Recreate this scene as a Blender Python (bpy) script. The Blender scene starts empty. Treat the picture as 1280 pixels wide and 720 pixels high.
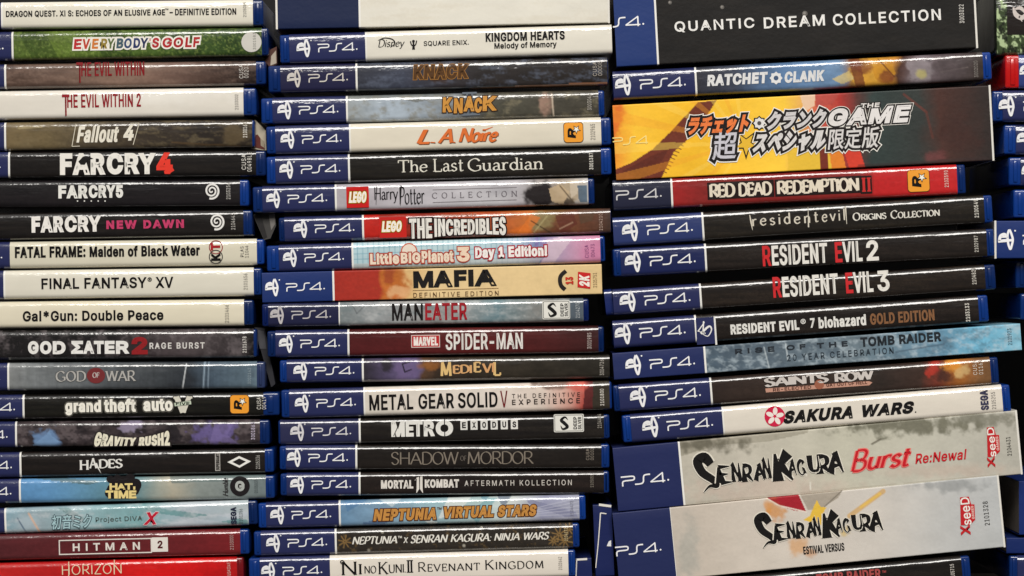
import bpy, math, random
import numpy as np

random.seed(7)
SC = bpy.context.scene
COL = SC.collection
S = 0.17 / 415.0          # metres for one pixel of the 1280 px wide measurement, in the plane of the spines
D = 1.5                  # camera distance to that plane

# ------------------------------------------------------------------ camera, world, lamps, exposure
cam = bpy.data.cameras.new('camera')
cam.sensor_width = 36.0
cam.lens = 36.0 * D / (1280 * S)
cam.clip_start = 0.01
cam.clip_end = 50
co = bpy.data.objects.new('camera', cam)
co.location = (0, -D, 0)
co.rotation_euler = (math.radians(90), 0, 0)
COL.objects.link(co)
SC.camera = co

W = bpy.data.worlds.new('World')
SC.world = W
W.use_nodes = True
W.node_tree.nodes['Background'].inputs[0].default_value = (1.0, 0.975, 0.94, 1)
wn = W.node_tree
wt = wn.nodes.new('ShaderNodeTexCoord'); ws = wn.nodes.new('ShaderNodeSeparateXYZ'); wr = wn.nodes.new('ShaderNodeMapRange')
wn.links.new(wt.outputs['Generated'], ws.inputs[0]); wn.links.new(ws.outputs['Z'], wr.inputs[0])   # a pale ceiling over a dim room
wr.interpolation_type = 'SMOOTHSTEP'
wr.inputs['From Min'].default_value = 0.05; wr.inputs['From Max'].default_value = 0.55
wr.inputs['To Min'].default_value = 0.03; wr.inputs['To Max'].default_value = 0.55
wn.links.new(wr.outputs[0], wn.nodes['Background'].inputs[1])

def lamp(name, loc, target, size, size_y, power, col):
    l = bpy.data.lights.new(name, 'AREA')
    l.shape = 'RECTANGLE'; l.size = size; l.size_y = size_y; l.energy = power; l.color = col
    o = bpy.data.objects.new(name, l)
    o.location = loc
    d = [target[i] - loc[i] for i in range(3)]
    import mathutils
    o.rotation_euler = mathutils.Vector(d).to_track_quat('-Z', 'Y').to_euler()
    COL.objects.link(o)
lamp('ceiling_lamp', (0.2, -2.8, 2.0), (0, 0, -0.05), 1.9, 1.3, 112, (1.0, 0.965, 0.91))

SC.view_settings.view_transform = 'Standard'
SC.view_settings.look = 'None'
SC.view_settings.exposure = 0.18
SC.view_settings.gamma = 1.0

# ------------------------------------------------------------------ colour and materials
def lin(c):
    c = np.asarray(c, float) / 255.0
    return np.where(c <= 0.04045, c / 12.92, ((c + 0.055) / 1.055) ** 2.4)

MATS = {}
def material(key, rgb=None, kind='film'):
    """film: print under clear plastic film; card: varnished cardboard; plastic: blue case shell; rough: matt"""
    k = (key, tuple(rgb) if rgb is not None else None, kind)
    if k in MATS:
        return MATS[k]
    m = bpy.data.materials.new(key)
    m.use_nodes = True
    nt = m.node_tree; N = nt.nodes; Lk = nt.links
    b = N['Principled BSDF']
    tc = N.new('ShaderNodeTexCoord')
    mp = N.new('ShaderNodeMapping')
    Lk.new(tc.outputs['Object'], mp.inputs[0])
    mp.inputs['Scale'].default_value = (1.0, 1.0, 3.2) if kind == 'film' else (1, 1, 1.3)
    nz = N.new('ShaderNodeTexNoise')
    nz.inputs['Scale'].default_value = {'film': 46, 'card': 30, 'plastic': 70, 'rough': 60}[kind]
    nz.inputs['Detail'].default_value = 4
    Lk.new(mp.outputs[0], nz.inputs[0])
    # colour: printed art or a plain ink, with a faint mottle
    if rgb is None:
        src = N.new('ShaderNodeAttribute'); src.attribute_name = 'art'
        colour = src.outputs['Color']
    else:
        src = N.new('ShaderNodeRGB'); src.outputs[0].default_value = (*lin(rgb), 1)
        colour = src.outputs[0]
    mr = N.new('ShaderNodeMapRange')
    mr.inputs['To Min'].default_value = 0.90; mr.inputs['To Max'].default_value = 1.08
    Lk.new(nz.outputs[0], mr.inputs[0])
    mx = N.new('ShaderNodeMix'); mx.data_type = 'RGBA'; mx.blend_type = 'MULTIPLY'
    mx.inputs[0].default_value = 1
    Lk.new(colour, mx.inputs[6])
    Lk.new(mr.outputs[0], mx.inputs[7])
    Lk.new(mx.outputs[2], b.inputs['Base Color'])
    # surface
    fine = N.new('ShaderNodeTexNoise'); fine.inputs['Scale'].default_value = 420
    Lk.new(mp.outputs[0], fine.inputs[0])
    ad = N.new('ShaderNodeMath'); ad.operation = 'MULTIPLY_ADD'
    ad.inputs[1].default_value = 0.12
    Lk.new(fine.outputs[0], ad.inputs[0]); Lk.new(nz.outputs[0], ad.inputs[2])
    if kind == 'film':                        # long shallow ripples of the clear sleeve
        mp2 = N.new('ShaderNodeMapping'); mp2.inputs['Scale'].default_value = (9, 1, 210)
        Lk.new(tc.outputs['Object'], mp2.inputs[0])
        rip = N.new('ShaderNodeTexNoise'); rip.inputs['Scale'].default_value = 1.0; rip.inputs['Detail'].default_value = 2
        oi = N.new('ShaderNodeObjectInfo')
        rip.noise_dimensions = '4D'
        Lk.new(mp2.outputs[0], rip.inputs['Vector'])
        pw = N.new('ShaderNodeVectorMath'); pw.operation = 'DOT_PRODUCT'; pw.inputs[1].default_value = (31, 17, 53)
        Lk.new(oi.outputs['Location'], pw.inputs[0]); Lk.new(pw.outputs['Value'], rip.inputs['W'])
        ad2 = N.new('ShaderNodeMath'); ad2.operation = 'MULTIPLY_ADD'; ad2.inputs[1].default_value = 0.9
        Lk.new(rip.outputs[0], ad2.inputs[0]); Lk.new(ad.outputs[0], ad2.inputs[2]); ad = ad2
        sx = N.new('ShaderNodeSeparateXYZ'); Lk.new(tc.outputs['Object'], sx.inputs[0])
        sq = N.new('ShaderNodeMath'); sq.operation = 'MULTIPLY'; Lk.new(sx.outputs['Z'], sq.inputs[0]); Lk.new(sx.outputs['Z'], sq.inputs[1])
        bw = N.new('ShaderNodeMath'); bw.operation = 'MULTIPLY_ADD'; bw.inputs[1].default_value = -16000.0     # the sleeve bulges a little over the spine
        Lk.new(sq.outputs[0], bw.inputs[0]); Lk.new(ad.outputs[0], bw.inputs[2]); ad = bw
    bp = N.new('ShaderNodeBump')
    bp.inputs['Distance'].default_value = 0.0010
    bp.inputs['Strength'].default_value = 0.4 if kind in ('film', 'plastic') else 0.35
    Lk.new(ad.outputs[0], bp.inputs['Height'])
    if kind == 'film':
        b.inputs['Roughness'].default_value = 0.4
        b.inputs['Specular IOR Level'].default_value = 0.1
        b.inputs['Coat Weight'].default_value = 1.0
        b.inputs['Coat Roughness'].default_value = 0.09
        b.inputs['Coat IOR'].default_value = 1.68
        Lk.new(bp.outputs[0], b.inputs['Coat Normal'])
    elif kind == 'card':
        b.inputs['Roughness'].default_value = 0.42
        b.inputs['Specular IOR Level'].default_value = 0.2
        Lk.new(bp.outputs[0], b.inputs['Normal'])
    elif kind == 'plastic':
        b.inputs['Roughness'].default_value = 0.16
        b.inputs['Specular IOR Level'].default_value = 0.6
        b.inputs['Subsurface Weight'].default_value = 0.0
        Lk.new(bp.outputs[0], b.inputs['Normal'])
    else:
        b.inputs['Roughness'].default_value = 0.85
        Lk.new(bp.outputs[0], b.inputs['Normal'])
    MATS[k] = m
    return m

# ------------------------------------------------------------------ printed art (numpy, becomes the 'art' colour attribute)
def vnoise(x, y, seed=0.0):
    ix = np.floor(x); iy = np.floor(y); fx = x - ix; fy = y - iy
    fx = fx * fx * (3 - 2 * fx); fy = fy * fy * (3 - 2 * fy)
    def h(a, b):
        v = np.sin(a * 127.1 + b * 311.7 + seed * 74.7) * 43758.5453
        return v - np.floor(v)
    return (h(ix, iy) * (1 - fx) + h(ix + 1, iy) * fx) * (1 - fy) + (h(ix, iy + 1) * (1 - fx) + h(ix + 1, iy + 1) * fx) * fy
def fbm(x, y, seed=0.0):
    return (vnoise(x, y, seed) * 4 + vnoise(x * 2.1, y * 2.1, seed + 3) * 2 + vnoise(x * 4.3, y * 4.3, seed + 7)) / 7
def sstep(a, b, t):
    t = np.clip((t - a) / (b - a), 0, 1)
    return t * t * (3 - 2 * t)

class Art:
    def __init__(s, x, y):
        s.x, s.y = x, y
        s.c = np.zeros((len(x), 3))
    def mix(s, m, c):
        m = m[:, None]
        s.c = s.c * (1 - m) + lin(c)[None, :] * m
    def base(s, c): s.c[:] = lin(c)
    def gx(s, *st):
        xs = [a for a, _ in st]; cs = np.array([lin(c) for _, c in st])
        xx = s.x + 14 * (fbm(s.x / 22, s.y / 14, 5) - .5)
        for k in range(3): s.c[:, k] = np.interp(xx, xs, cs[:, k])
    def blob(s, x, y, rx, ry, c, op=1, soft=.5, n=.5, seed=1):
        d = np.hypot((s.x - x) / rx, (s.y - y) / ry) + n * (fbm(s.x / 9, s.y / 9, seed) - .5) * 2 + n * .35 * (fbm(s.x / 2.6, s.y / 2.2, seed + 5) - .5)
        s.mix(op * (1 - sstep(1 - soft, 1 + soft * .6, d)), c)
    def poly(s, pts, c, op=1):
        ins = np.zeros(len(s.x), bool); n = len(pts)
        for i in range(n):
            (x0, y0), (x1, y1) = pts[i], pts[(i + 1) % n]
            if y0 == y1: continue
            cr = ((y0 > s.y) != (y1 > s.y)) & (s.x < (x1 - x0) * (s.y - y0) / (y1 - y0) + x0)
            ins ^= cr
        s.mix(ins * float(op), c)
    def line(s, x0, y0, x1, y1, w, c, op=1):
        dx, dy = x1 - x0, y1 - y0; L2 = dx * dx + dy * dy
        t = np.clip(((s.x - x0) * dx + (s.y - y0) * dy) / L2, 0, 1)
        d = np.hypot(s.x - x0 - t * dx, s.y - y0 - t * dy)
        s.mix(op * (1 - sstep(w * .5 - .4, w * .5 + .6, d)), c)
    def specks(s, c, sx, sy, thr, op=1, seed=2, soft=.08):
        soft = soft * 2.2 if sx > 7 else soft
        s.mix(op * sstep(thr - soft, thr + soft, fbm(s.x / sx, s.y / sy, seed) * .8 + .2 * vnoise(s.x / 2.2, s.y / 1.7, seed + 11)), c)
    def mott(s, amp, sx, sy, seed=4):
        s.c *= (1 + amp * 2 * (fbm(s.x / sx, s.y / sy, seed) - .5))[:, None]

# ------------------------------------------------------------------ lettering
# outlines of a plain grotesque alphabet: "character advance|loop|loop", capitals 700 units high
GLYPHS = """
A 660|23,0 277,700 380,700 637,0 544,0 336,602 319,658 337,658 262,416 117,0|151,195 151,273 509,273 509,195
B 628|83,0 83,700 332,700 377,697 418,689 452,675 482,657 506,634 524,608 537,579 545,548 546,486 532,440 506,407 472,383 433,367 433,361 478,350 520,322 554,280 566,253 573,222 575,187 572,153 564,121 551,92 531,65 506,43 474,25 436,11 391,3 339,0|171,78 337,78 386,82 425,92 454,110 473,132 485,158 489,188 481,233 458,271 420,300 397,310 342,318 171,318|171,393 352,394 397,408 431,433 454,468 462,512 459,541 448,567 430,590 405,608 371,618 330,622 171,622
C 702|368,-9 310,-5 256,10 207,34 163,68 126,109 96,159 73,216 60,279 55,350 60,420 73,484 96,541 126,591 163,632 207,665 256,690 310,705 368,709 436,703 499,682 553,648 598,603 631,546 651,479 562,479 547,524 523,560 492,589 454,610 390,626 326,624 288,613 253,595 221,570 194,538 172,501 156,456 146,406 142,350 146,293 156,243 172,199 194,161 221,130 253,105 288,87 327,76 390,74 434,82 474,99 508,124 536,157 555,198 562,221 651,221 632,154 598,98 554,52 499,18 436,-2
D 691|301,0 132,0 132,78 296,78 349,82 397,93 437,111 472,136 500,167 521,205 537,249 546,297 549,351 546,405 537,453 522,496 500,533 473,564 440,589 400,607 355,618 304,622 128,622 128,700 310,700 375,695 433,681 485,658 530,626 567,586 596,538 618,483 631,420 635,351 631,282 618,219 596,163 566,115 528,75 482,42 429,19 369,5|171,700 171,0 83,0 83,700
E 576|83,0 83,700 513,700 513,622 171,622 171,393 489,393 489,315 171,315 171,78 516,78 516,0
F 564|83,0 83,700 508,700 508,622 171,622 171,383 476,383 476,304 171,304 171,0
G 716|370,-9 310,-5 255,10 206,35 162,68 125,109 95,159 73,216 60,280 55,350 60,420 73,484 95,541 125,591 162,632 205,665 254,690 307,705 365,709 435,702 500,680 555,646 600,600 633,544 653,480 561,480 533,541 506,574 473,599 434,617 389,626 325,624 287,613 252,595 221,570 194,539 172,501 156,456 146,406 142,350 146,293 156,243 172,199 194,161 222,130 253,105 289,87 328,76 370,73 408,76 442,84 474,98 502,117 526,141 545,170 559,202 568,239 571,279 598,274 389,274 389,352 658,352 658,275 654,220 641,170 620,125 592,86 558,53 518,26 473,6 423,-5
H 711|83,0 83,700 171,700 171,397 540,397 540,700 629,700 629,0 540,0 540,319 171,319 171,0
J 545|255,-9 197,-3 146,15 104,45 71,87 52,138 46,200 46,238 134,238 138,161 149,128 167,102 192,84 221,72 255,69 288,72 317,84 341,102 359,128 370,161 374,200 374,700 463,700 463,200 456,138 437,87 405,45 362,15 312,-3
K 642|144,200 144,297 291,474 500,700 617,700 318,380 313,380|83,0 83,700 171,700 171,0|512,0 258,357 314,426 617,0
L 541|83,0 83,700 171,700 171,78 497,78 497,0
M 864|83,0 83,700 209,700 443,67 423,67 485,257 655,700 781,700 781,0 694,0 698,629 706,629 627,400 470,0 394,0 154,629 163,629 168,400 168,0
N 720|83,0 83,700 187,700 557,100 569,76 557,74 549,268 549,700 638,700 638,0 532,0 148,622 164,624 172,400 172,0
O 734|367,-9 309,-5 256,10 207,34 163,68 126,109 96,159 73,216 60,279 55,350 60,420 73,484 96,541 126,591 163,632 207,665 256,690 309,705 367,709 425,705 479,690 528,665 571,632 608,591 638,541 661,484 674,420 678,350 674,279 661,216 638,159 608,109 571,68 528,34 479,10 425,-5|367,73 408,76 446,87 481,105 512,129 540,160 562,198 579,243 589,293 592,350 589,407 579,457 562,502 540,540 512,571 481,595 446,613 408,624 367,627 327,624 289,613 253,595 222,571 195,539 172,501 156,457 146,406 142,350 146,293 156,243 172,198 195,161 222,129 253,105 289,87 327,76
P 612|83,0 83,700 324,700 374,697 419,687 457,671 490,649 516,622 536,591 551,556 559,519 562,478 559,438 551,400 536,365 516,334 490,307 457,285 419,269 374,259 324,256 150,256 150,334 354,336 384,342 409,352 429,366 446,384 458,404 472,452 472,505 458,552 446,573 429,590 408,603 383,614 354,620 171,622 171,0
Q 734|337,219 430,219 645,-66 552,-66|367,-9 309,-5 256,10 207,34 163,68 126,109 96,159 73,216 60,279 55,350 60,420 73,484 96,541 126,591 163,632 207,665 256,690 309,705 367,709 425,705 479,690 528,665 571,632 608,591 638,541 661,484 674,420 678,350 674,279 661,216 638,159 608,109 571,68 528,34 479,10 425,-5|367,73 408,76 446,87 481,105 512,129 540,160 562,198 579,243 589,293 592,350 589,407 579,457 562,502 540,540 512,571 481,595 446,613 408,624 367,627 327,624 289,613 253,595 222,571 195,539 172,501 156,457 146,406 142,350 146,293 156,243 172,198 195,161 222,129 253,105 289,87 327,76
R 618|83,0 83,700 325,700 375,697 420,688 458,672 491,651 517,626 537,596 552,562 560,525 563,484 560,444 552,407 537,373 517,344 490,319 458,299 420,284 375,275 325,272 132,272 132,351 355,353 385,358 410,367 430,379 447,395 459,413 473,458 473,511 459,557 447,576 430,592 409,605 384,614 320,622 171,622 171,0|486,0 317,315 417,315 589,0
S 614|308,-12 259,-9 215,-1 175,13 141,32 112,55 88,83 70,114 58,150 53,188 144,188 148,162 157,140 170,121 206,91 254,73 308,68 367,74 417,95 437,109 453,126 466,146 473,168 475,192 473,213 467,231 443,259 407,281 199,348 155,370 119,398 92,430 77,469 71,513 75,550 86,585 103,616 127,644 156,666 189,685 227,699 268,707 312,709 357,707 398,698 435,685 468,666 496,644 519,617 536,588 547,555 552,520 464,520 456,553 440,580 416,602 385,618 350,628 310,631 254,624 209,605 177,576 167,557 160,538 158,517 161,494 168,475 196,445 273,409 429,363 494,327 529,293 553,248 560,221 562,191 559,154 549,119 532,87 509,59 480,35 445,15 404,0 359,-9
T 617|44,622 44,700 574,700 574,622 353,622 353,0 265,0 265,622
U 712|356,-11 303,-8 255,3 212,21 174,45 142,75 117,110 98,149 86,192 83,238 83,700 171,700 171,245 174,213 181,183 194,156 211,131 232,110 257,93 287,81 320,73 356,71 393,73 426,81 455,93 480,110 501,131 518,156 530,183 538,213 540,245 540,700 629,700 629,238 625,192 614,149 595,110 570,75 538,45 500,21 457,3 409,-8
V 660|280,0 23,700 116,700 325,97 341,42 323,42 398,284 543,700 637,700 382,0
W 944|213,0 23,700 113,700 271,54 260,54 308,270 421,700 522,700 684,54 672,54 719,270 830,700 921,700 730,0 627,0 476,574 462,653 481,653 437,444 317,0
X 653|25,0 299,391 299,325 40,700 143,700 335,402 319,402 411,551 514,700 614,700 356,329 356,395 627,0 525,0 317,318 336,318 250,178 126,0
Y 649|280,0 280,287 23,700 125,700 318,377 343,317 308,317 386,474 524,700 626,700 369,287 369,0
Z 603|57,0 57,64 469,654 479,625 307,622 55,622 55,700 546,700 546,635 134,46 124,75 295,78 550,78 550,0
a 536|188,-10 158,-3 130,7 105,21 83,39 66,61 52,87 44,116 42,148 44,177 50,201 59,222 88,254 127,276 245,303 354,318 373,330 379,353 374,392 357,422 330,443 292,454 246,454 205,443 174,425 144,389 138,377 56,401 70,430 87,455 108,476 156,507 211,523 286,528 351,516 393,496 412,481 443,441 454,414 461,382 463,0 381,0 381,71 375,71 347,34 316,11 274,-6 248,-10|264,65 290,71 314,81 350,110 372,148 379,190 379,261 185,218 154,202 133,179 126,144 133,112 151,88 179,72 214,64
b 584|316,-11 260,-4 218,17 163,81 154,81 154,0 72,0 72,700 156,700 156,439 163,439 202,489 236,513 258,522 315,529 357,525 396,514 431,496 461,471 488,440 509,403 524,360 534,312 537,260 534,207 525,159 509,116 488,79 462,47 431,22 396,4 358,-8|303,64 334,67 361,76 385,90 405,109 421,133 435,160 450,225 450,296 435,359 422,386 405,410 385,428 361,443 334,451 303,454 272,451 245,443 222,429 202,411 185,388 172,362 157,298 157,223 163,189 172,158 185,131 202,108 222,89 246,75 273,67
c 544|240,-8 198,4 161,23 128,48 100,80 77,117 60,160 50,207 47,258 50,310 60,358 77,401 100,438 128,470 161,495 198,514 240,525 310,528 358,519 400,501 438,476 468,443 490,403 498,381 417,360 400,398 371,428 333,447 285,454 253,451 224,442 200,427 179,407 162,383 149,355 134,292 134,224 149,162 162,134 179,110 200,91 224,76 253,67 302,65 348,76 383,100 408,134 419,161 499,141 482,97 455,60 421,29 381,7 335,-7 311,-10
d 584|269,-11 227,-8 188,4 153,22 122,47 96,79 75,116 60,159 50,207 47,260 50,312 60,360 75,403 97,440 123,471 154,496 189,514 227,525 269,529 326,522 367,501 421,439 428,439 428,700 512,700 512,0 430,0 430,81 422,81 382,29 347,5 325,-4|281,64 311,67 338,75 362,89 382,108 399,131 412,158 427,223 427,298 412,362 399,388 383,411 362,429 339,443 312,451 281,454 250,451 223,443 199,428 179,410 162,386 149,359 134,296 134,225 149,160 162,133 179,109 200,90 224,76 251,67
e 556|292,-11 243,-8 200,4 161,23 127,48 99,79 77,117 60,159 50,206 47,257 50,308 60,356 76,399 98,437 126,468 158,494 196,514 237,525 282,529 338,523 392,503 439,469 460,446 477,419 491,388 502,352 509,312 511,233 103,233 103,304 465,304 426,278 419,342 410,369 397,394 381,415 361,432 338,444 312,452 282,454 252,452 225,444 201,431 181,414 164,394 140,345 132,290 134,208 141,175 152,146 167,121 186,101 208,85 233,73 261,66 313,64 349,73 380,89 404,113 420,145 502,125 492,99 479,75 440,35 389,6 327,-9
f 349|314,522 314,450 9,450 9,522|111,0 113,622 120,647 132,669 165,702 209,722 276,729 334,717 313,645 268,652 245,650 226,644 212,633 203,618 197,599 195,0
g 585|248,-206 184,-192 134,-167 96,-134 70,-95 140,-56 180,-102 212,-121 257,-133 285,-134 324,-130 359,-120 388,-103 411,-79 424,-47 428,-8 428,94 421,94 382,44 347,22 299,8 268,7 228,10 190,20 155,37 124,60 98,89 76,124 60,165 50,211 47,263 50,315 60,361 76,404 97,440 123,471 155,496 190,514 228,525 270,529 327,522 368,502 423,439 431,439 431,522 513,522 513,-12 509,-55 499,-92 482,-124 459,-150 432,-171 400,-187 364,-198 326,-205|282,81 312,84 339,91 363,103 383,120 400,141 413,167 422,196 430,265 422,333 413,363 400,389 383,411 363,430 340,443 312,451 282,454 251,451 224,443 200,429 179,410 162,387 149,361 134,299 134,230 140,198 150,169 163,143 180,122 200,104 224,92 251,84
h 564|156,0 72,0 72,700 156,700 156,396 141,396 159,439 182,473 209,498 241,515 275,526 313,529 347,527 378,519 406,507 431,490 452,468 469,441 481,410 489,373 491,331 491,0 407,0 407,324 404,361 393,393 376,419 352,438 323,449 289,453 242,446 203,424 174,389 164,366 158,341
i 229|72,0 72,522 156,522 156,0|100,611 74,626 59,650 59,680 74,704 100,719 131,719 157,704 172,680 172,650 157,626 131,611
j 229|72,522 156,522 155,-72 149,-99 140,-124 127,-146 110,-164 89,-178 65,-188 37,-194 -14,-196 -14,-119 25,-117 42,-110 56,-99 65,-83 72,-40|99,611 74,626 58,650 58,680 74,704 99,719 130,719 156,704 171,680 171,650 156,626 130,611
k 524|151,188 151,291 166,291 391,522 496,522 253,274 244,274|72,0 72,700 156,700 156,0|404,0 203,256 263,315 512,0
m 839|72,0 72,522 154,522 155,406 148,406 168,456 199,493 237,517 279,530 302,531 338,527 369,516 395,496 416,471 432,440 442,405 430,405 449,452 482,490 524,516 574,530 630,529 658,523 684,512 707,496 727,476 744,452 756,423 764,389 766,351 766,0 682,0 682,349 679,383 668,410 650,430 628,444 603,452 554,453 515,440 486,415 468,381 461,340 461,0 377,0 377,358 374,385 364,408 348,428 327,443 302,452 254,453 217,440 185,415 164,378 156,327 156,0
n 564|156,0 72,0 72,522 154,522 154,396 141,396 159,439 182,473 209,498 241,515 275,526 313,529 347,527 378,519 406,507 431,490 452,468 469,441 481,410 489,373 491,331 491,0 407,0 407,324 404,361 393,393 376,419 352,438 323,449 289,453 242,446 203,424 174,389 164,366 158,341
o 571|285,-11 240,-8 198,4 161,23 128,48 100,80 77,117 60,160 50,207 47,258 50,310 60,358 77,401 100,438 128,470 161,495 198,514 240,525 285,529 331,525 373,514 411,495 444,470 472,438 494,401 511,358 521,310 524,258 521,207 511,160 494,117 472,80 444,48 411,23 373,4 331,-8|285,64 318,67 347,76 372,91 393,110 410,134 423,162 437,224 437,292 423,355 410,383 393,407 372,427 347,442 318,451 285,454 253,451 224,442 200,427 179,407 162,383 149,355 134,292 134,224 149,162 162,134 179,110 200,91 224,76 253,67
p 584|72,-196 72,522 154,522 154,439 163,439 202,489 236,513 258,522 315,529 357,525 396,514 431,496 461,471 488,440 509,403 524,360 534,312 537,260 534,207 525,159 509,116 488,79 462,47 431,22 396,4 358,-8 316,-11 260,-4 219,17 163,81 156,81 156,-196|303,64 334,67 361,76 385,90 405,109 421,133 435,160 450,225 450,296 435,359 422,386 405,410 385,428 361,443 334,451 303,454 272,451 245,443 222,429 202,411 185,388 172,362 157,298 157,223 163,189 172,158 185,131 202,108 222,89 246,75 273,67
q 584|512,-196 428,-196 428,81 421,81 382,29 347,5 325,-4 269,-11 227,-8 188,4 153,22 122,47 96,79 75,116 60,159 50,207 47,260 50,312 60,360 75,403 97,440 123,471 154,496 189,514 227,525 269,529 326,522 367,501 422,439 430,439 430,522 512,522|281,64 311,67 338,75 362,89 382,108 399,131 412,158 427,223 427,298 412,362 399,388 383,411 362,429 339,443 312,451 281,454 250,451 223,443 199,428 179,410 162,386 149,359 134,296 134,225 149,160 162,133 179,109 200,90 224,76 251,67
r 357|72,0 72,522 154,522 154,442 159,442 171,466 188,487 210,505 235,519 263,527 335,528 335,443 285,448 239,441 201,421 173,390 158,349 156,0
s 502|216,-10 154,5 128,17 105,33 85,52 69,75 57,101 49,130 129,147 138,120 152,99 171,83 193,72 220,65 249,62 283,65 312,73 336,86 354,102 365,121 369,141 367,159 360,174 350,187 315,207 162,247 127,265 99,286 80,312 68,342 64,377 67,406 76,432 89,456 108,477 131,495 158,510 189,520 222,527 291,527 349,513 394,485 426,446 446,399 369,381 349,418 334,434 314,447 289,455 258,458 228,455 202,448 180,436 163,420 153,402 149,381 152,363 159,348 171,335 209,314 359,275 394,257 421,236 440,210 452,181 456,147 453,117 444,90 430,65 410,43 386,24 358,9 325,-2 289,-9
t 313|280,522 280,450 9,450 9,522|89,648 173,648 175,114 180,97 187,84 199,76 278,74 293,2 232,-6 190,-2 155,10 127,29 106,56 93,89 89,128
u 564|251,-7 217,-5 186,3 158,15 133,32 112,54 95,81 82,113 75,150 72,191 72,522 156,522 156,198 160,161 171,129 188,103 212,84 241,73 275,69 322,76 361,98 390,133 400,156 407,210 407,522 491,522 491,0 410,0 410,126 423,126 404,83 381,48 354,23 322,6 288,-4
v 536|224,0 24,522 116,522 283,29 253,29 308,213 420,522 511,522 311,0
w 780|189,0 31,522 120,522 231,104 241,57 227,57 284,294 347,522 436,522 544,103 553,57 538,57 597,294 661,522 749,522 591,0 507,0 381,465 400,465 341,236 273,0
x 521|29,0 236,300 235,235 39,522 138,522 285,283 241,283 321,420 388,522 484,522 287,232 287,295 492,0 395,0 238,250 281,250 204,117 126,0
y 536|65,-191 85,-118 129,-124 156,-119 179,-102 199,-71 224,-2 24,522 116,522 283,29 253,29 308,213 420,522 511,522 270,-106 243,-147 210,-177 171,-194
z 523|57,0 57,63 350,440 350,444 66,444 66,522 458,522 458,455 173,83 173,78 466,78 466,0
1 623|105,0 105,75 538,75 538,0|380,700 380,0 292,0 292,617 288,617 118,492 118,587 273,700
2 623|88,0 88,65 388,389 428,449 439,490 439,535 433,557 410,593 376,618 332,631 282,630 237,616 203,587 182,548 175,498 90,498 93,538 103,575 119,609 140,638 166,663 197,683 232,698 269,706 310,709 350,706 387,698 421,683 451,664 476,640 497,613 512,582 521,548 523,487 510,437 483,385 405,288 210,83 210,78 536,78 536,0
3 623|300,-9 258,-7 219,1 183,13 149,31 121,53 97,79 78,109 66,143 60,181 150,181 162,138 189,104 227,82 275,70 329,70 378,84 418,110 433,128 444,149 451,172 451,224 435,270 420,290 401,307 378,321 349,332 316,338 216,341 216,412 396,617 396,622 96,622 96,700 513,700 513,634 291,383 291,397 340,399 385,393 424,380 459,360 487,335 510,306 527,273 537,237 541,199 537,160 527,124 510,91 487,62 458,37 425,17 387,2 345,-6
4 623|54,145 54,218 340,700 428,700 149,228 149,224 568,224 568,145|388,0 388,437 472,437 472,0
5 623|304,-9 264,-7 227,2 193,15 162,34 136,56 114,83 97,112 87,145 82,179 168,179 179,140 204,107 238,83 281,70 332,71 357,77 380,89 401,104 418,122 432,144 443,168 449,194 449,252 442,279 432,304 417,326 399,345 378,361 354,372 328,379 276,380 230,369 191,350 176,338 93,348 132,700 504,700 504,622 207,622 184,415 223,438 267,454 316,459 376,451 430,428 475,393 509,345 531,289 538,225 535,181 524,141 508,104 485,71 457,44 425,21 388,4 348,-6
6 623|311,-9 270,-6 231,4 196,20 164,42 138,70 116,102 100,139 91,179 87,223 90,257 97,292 110,329 155,416 347,700 443,700 208,359 200,359 227,396 269,422 304,431 364,429 401,420 435,405 464,385 489,360 509,330 523,296 532,258 535,216 532,174 522,135 506,100 484,68 458,42 427,20 391,4 353,-6|338,69 362,75 383,86 419,119 442,163 451,216 442,270 419,314 383,346 362,357 338,363 285,363 261,357 239,346 203,315 180,271 172,218 180,164 203,119 220,101 239,86 261,75 285,69
7 623|133,0 445,617 445,622 86,622 86,700 537,700 537,617 227,0
8 623|311,-9 266,-7 224,2 187,16 153,35 125,58 102,85 85,116 75,150 71,186 79,243 103,292 139,332 161,347 185,357 210,364 210,367 178,379 150,398 128,424 110,454 100,487 97,523 100,558 109,590 124,619 145,645 171,667 201,685 234,699 271,707 311,709 351,707 388,699 421,685 451,667 476,645 497,619 513,590 522,558 525,523 522,487 512,454 494,424 472,398 445,379 413,367 413,364 462,347 503,313 533,268 549,215 552,186 548,150 538,116 521,85 498,58 469,35 436,16 398,2 357,-7|341,69 392,83 430,109 444,126 455,145 461,167 461,216 454,239 443,260 411,294 365,316 311,324 257,316 211,294 179,260 168,239 161,216 161,167 167,145 177,126 191,109 230,83 282,69|335,400 377,413 410,438 432,474 439,517 432,560 411,594 378,618 336,631 287,631 244,618 211,594 190,560 183,517 190,474 211,438 245,413 287,400
9 623|311,709 353,706 391,696 427,680 458,658 485,630 506,598 522,561 532,521 535,477 533,443 525,408 513,371 468,284 276,0 179,0 415,341 423,341 396,304 353,278 319,269 259,271 222,280 189,295 159,315 134,340 114,370 99,404 90,442 87,484 91,526 100,565 117,600 138,632 165,658 196,680 231,696 270,706|285,631 262,625 240,614 204,581 180,537 172,484 180,430 204,386 220,368 240,354 262,343 285,337 337,337 361,343 383,354 403,368 433,406 443,429 451,482 443,536 419,581 384,614 362,625 337,631
. 258|115,-4 87,12 70,40 70,73 76,88 100,111 131,119 163,111 186,88 194,56 186,25 163,2 148,-4
: 258|115,-4 87,12 70,40 70,73 76,88 100,111 131,119 163,111 186,88 194,56 186,25 163,2 148,-4|115,375 87,391 70,419 70,452 76,467 100,490 131,498 163,490 186,467 194,435 186,404 163,381 148,375
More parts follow.
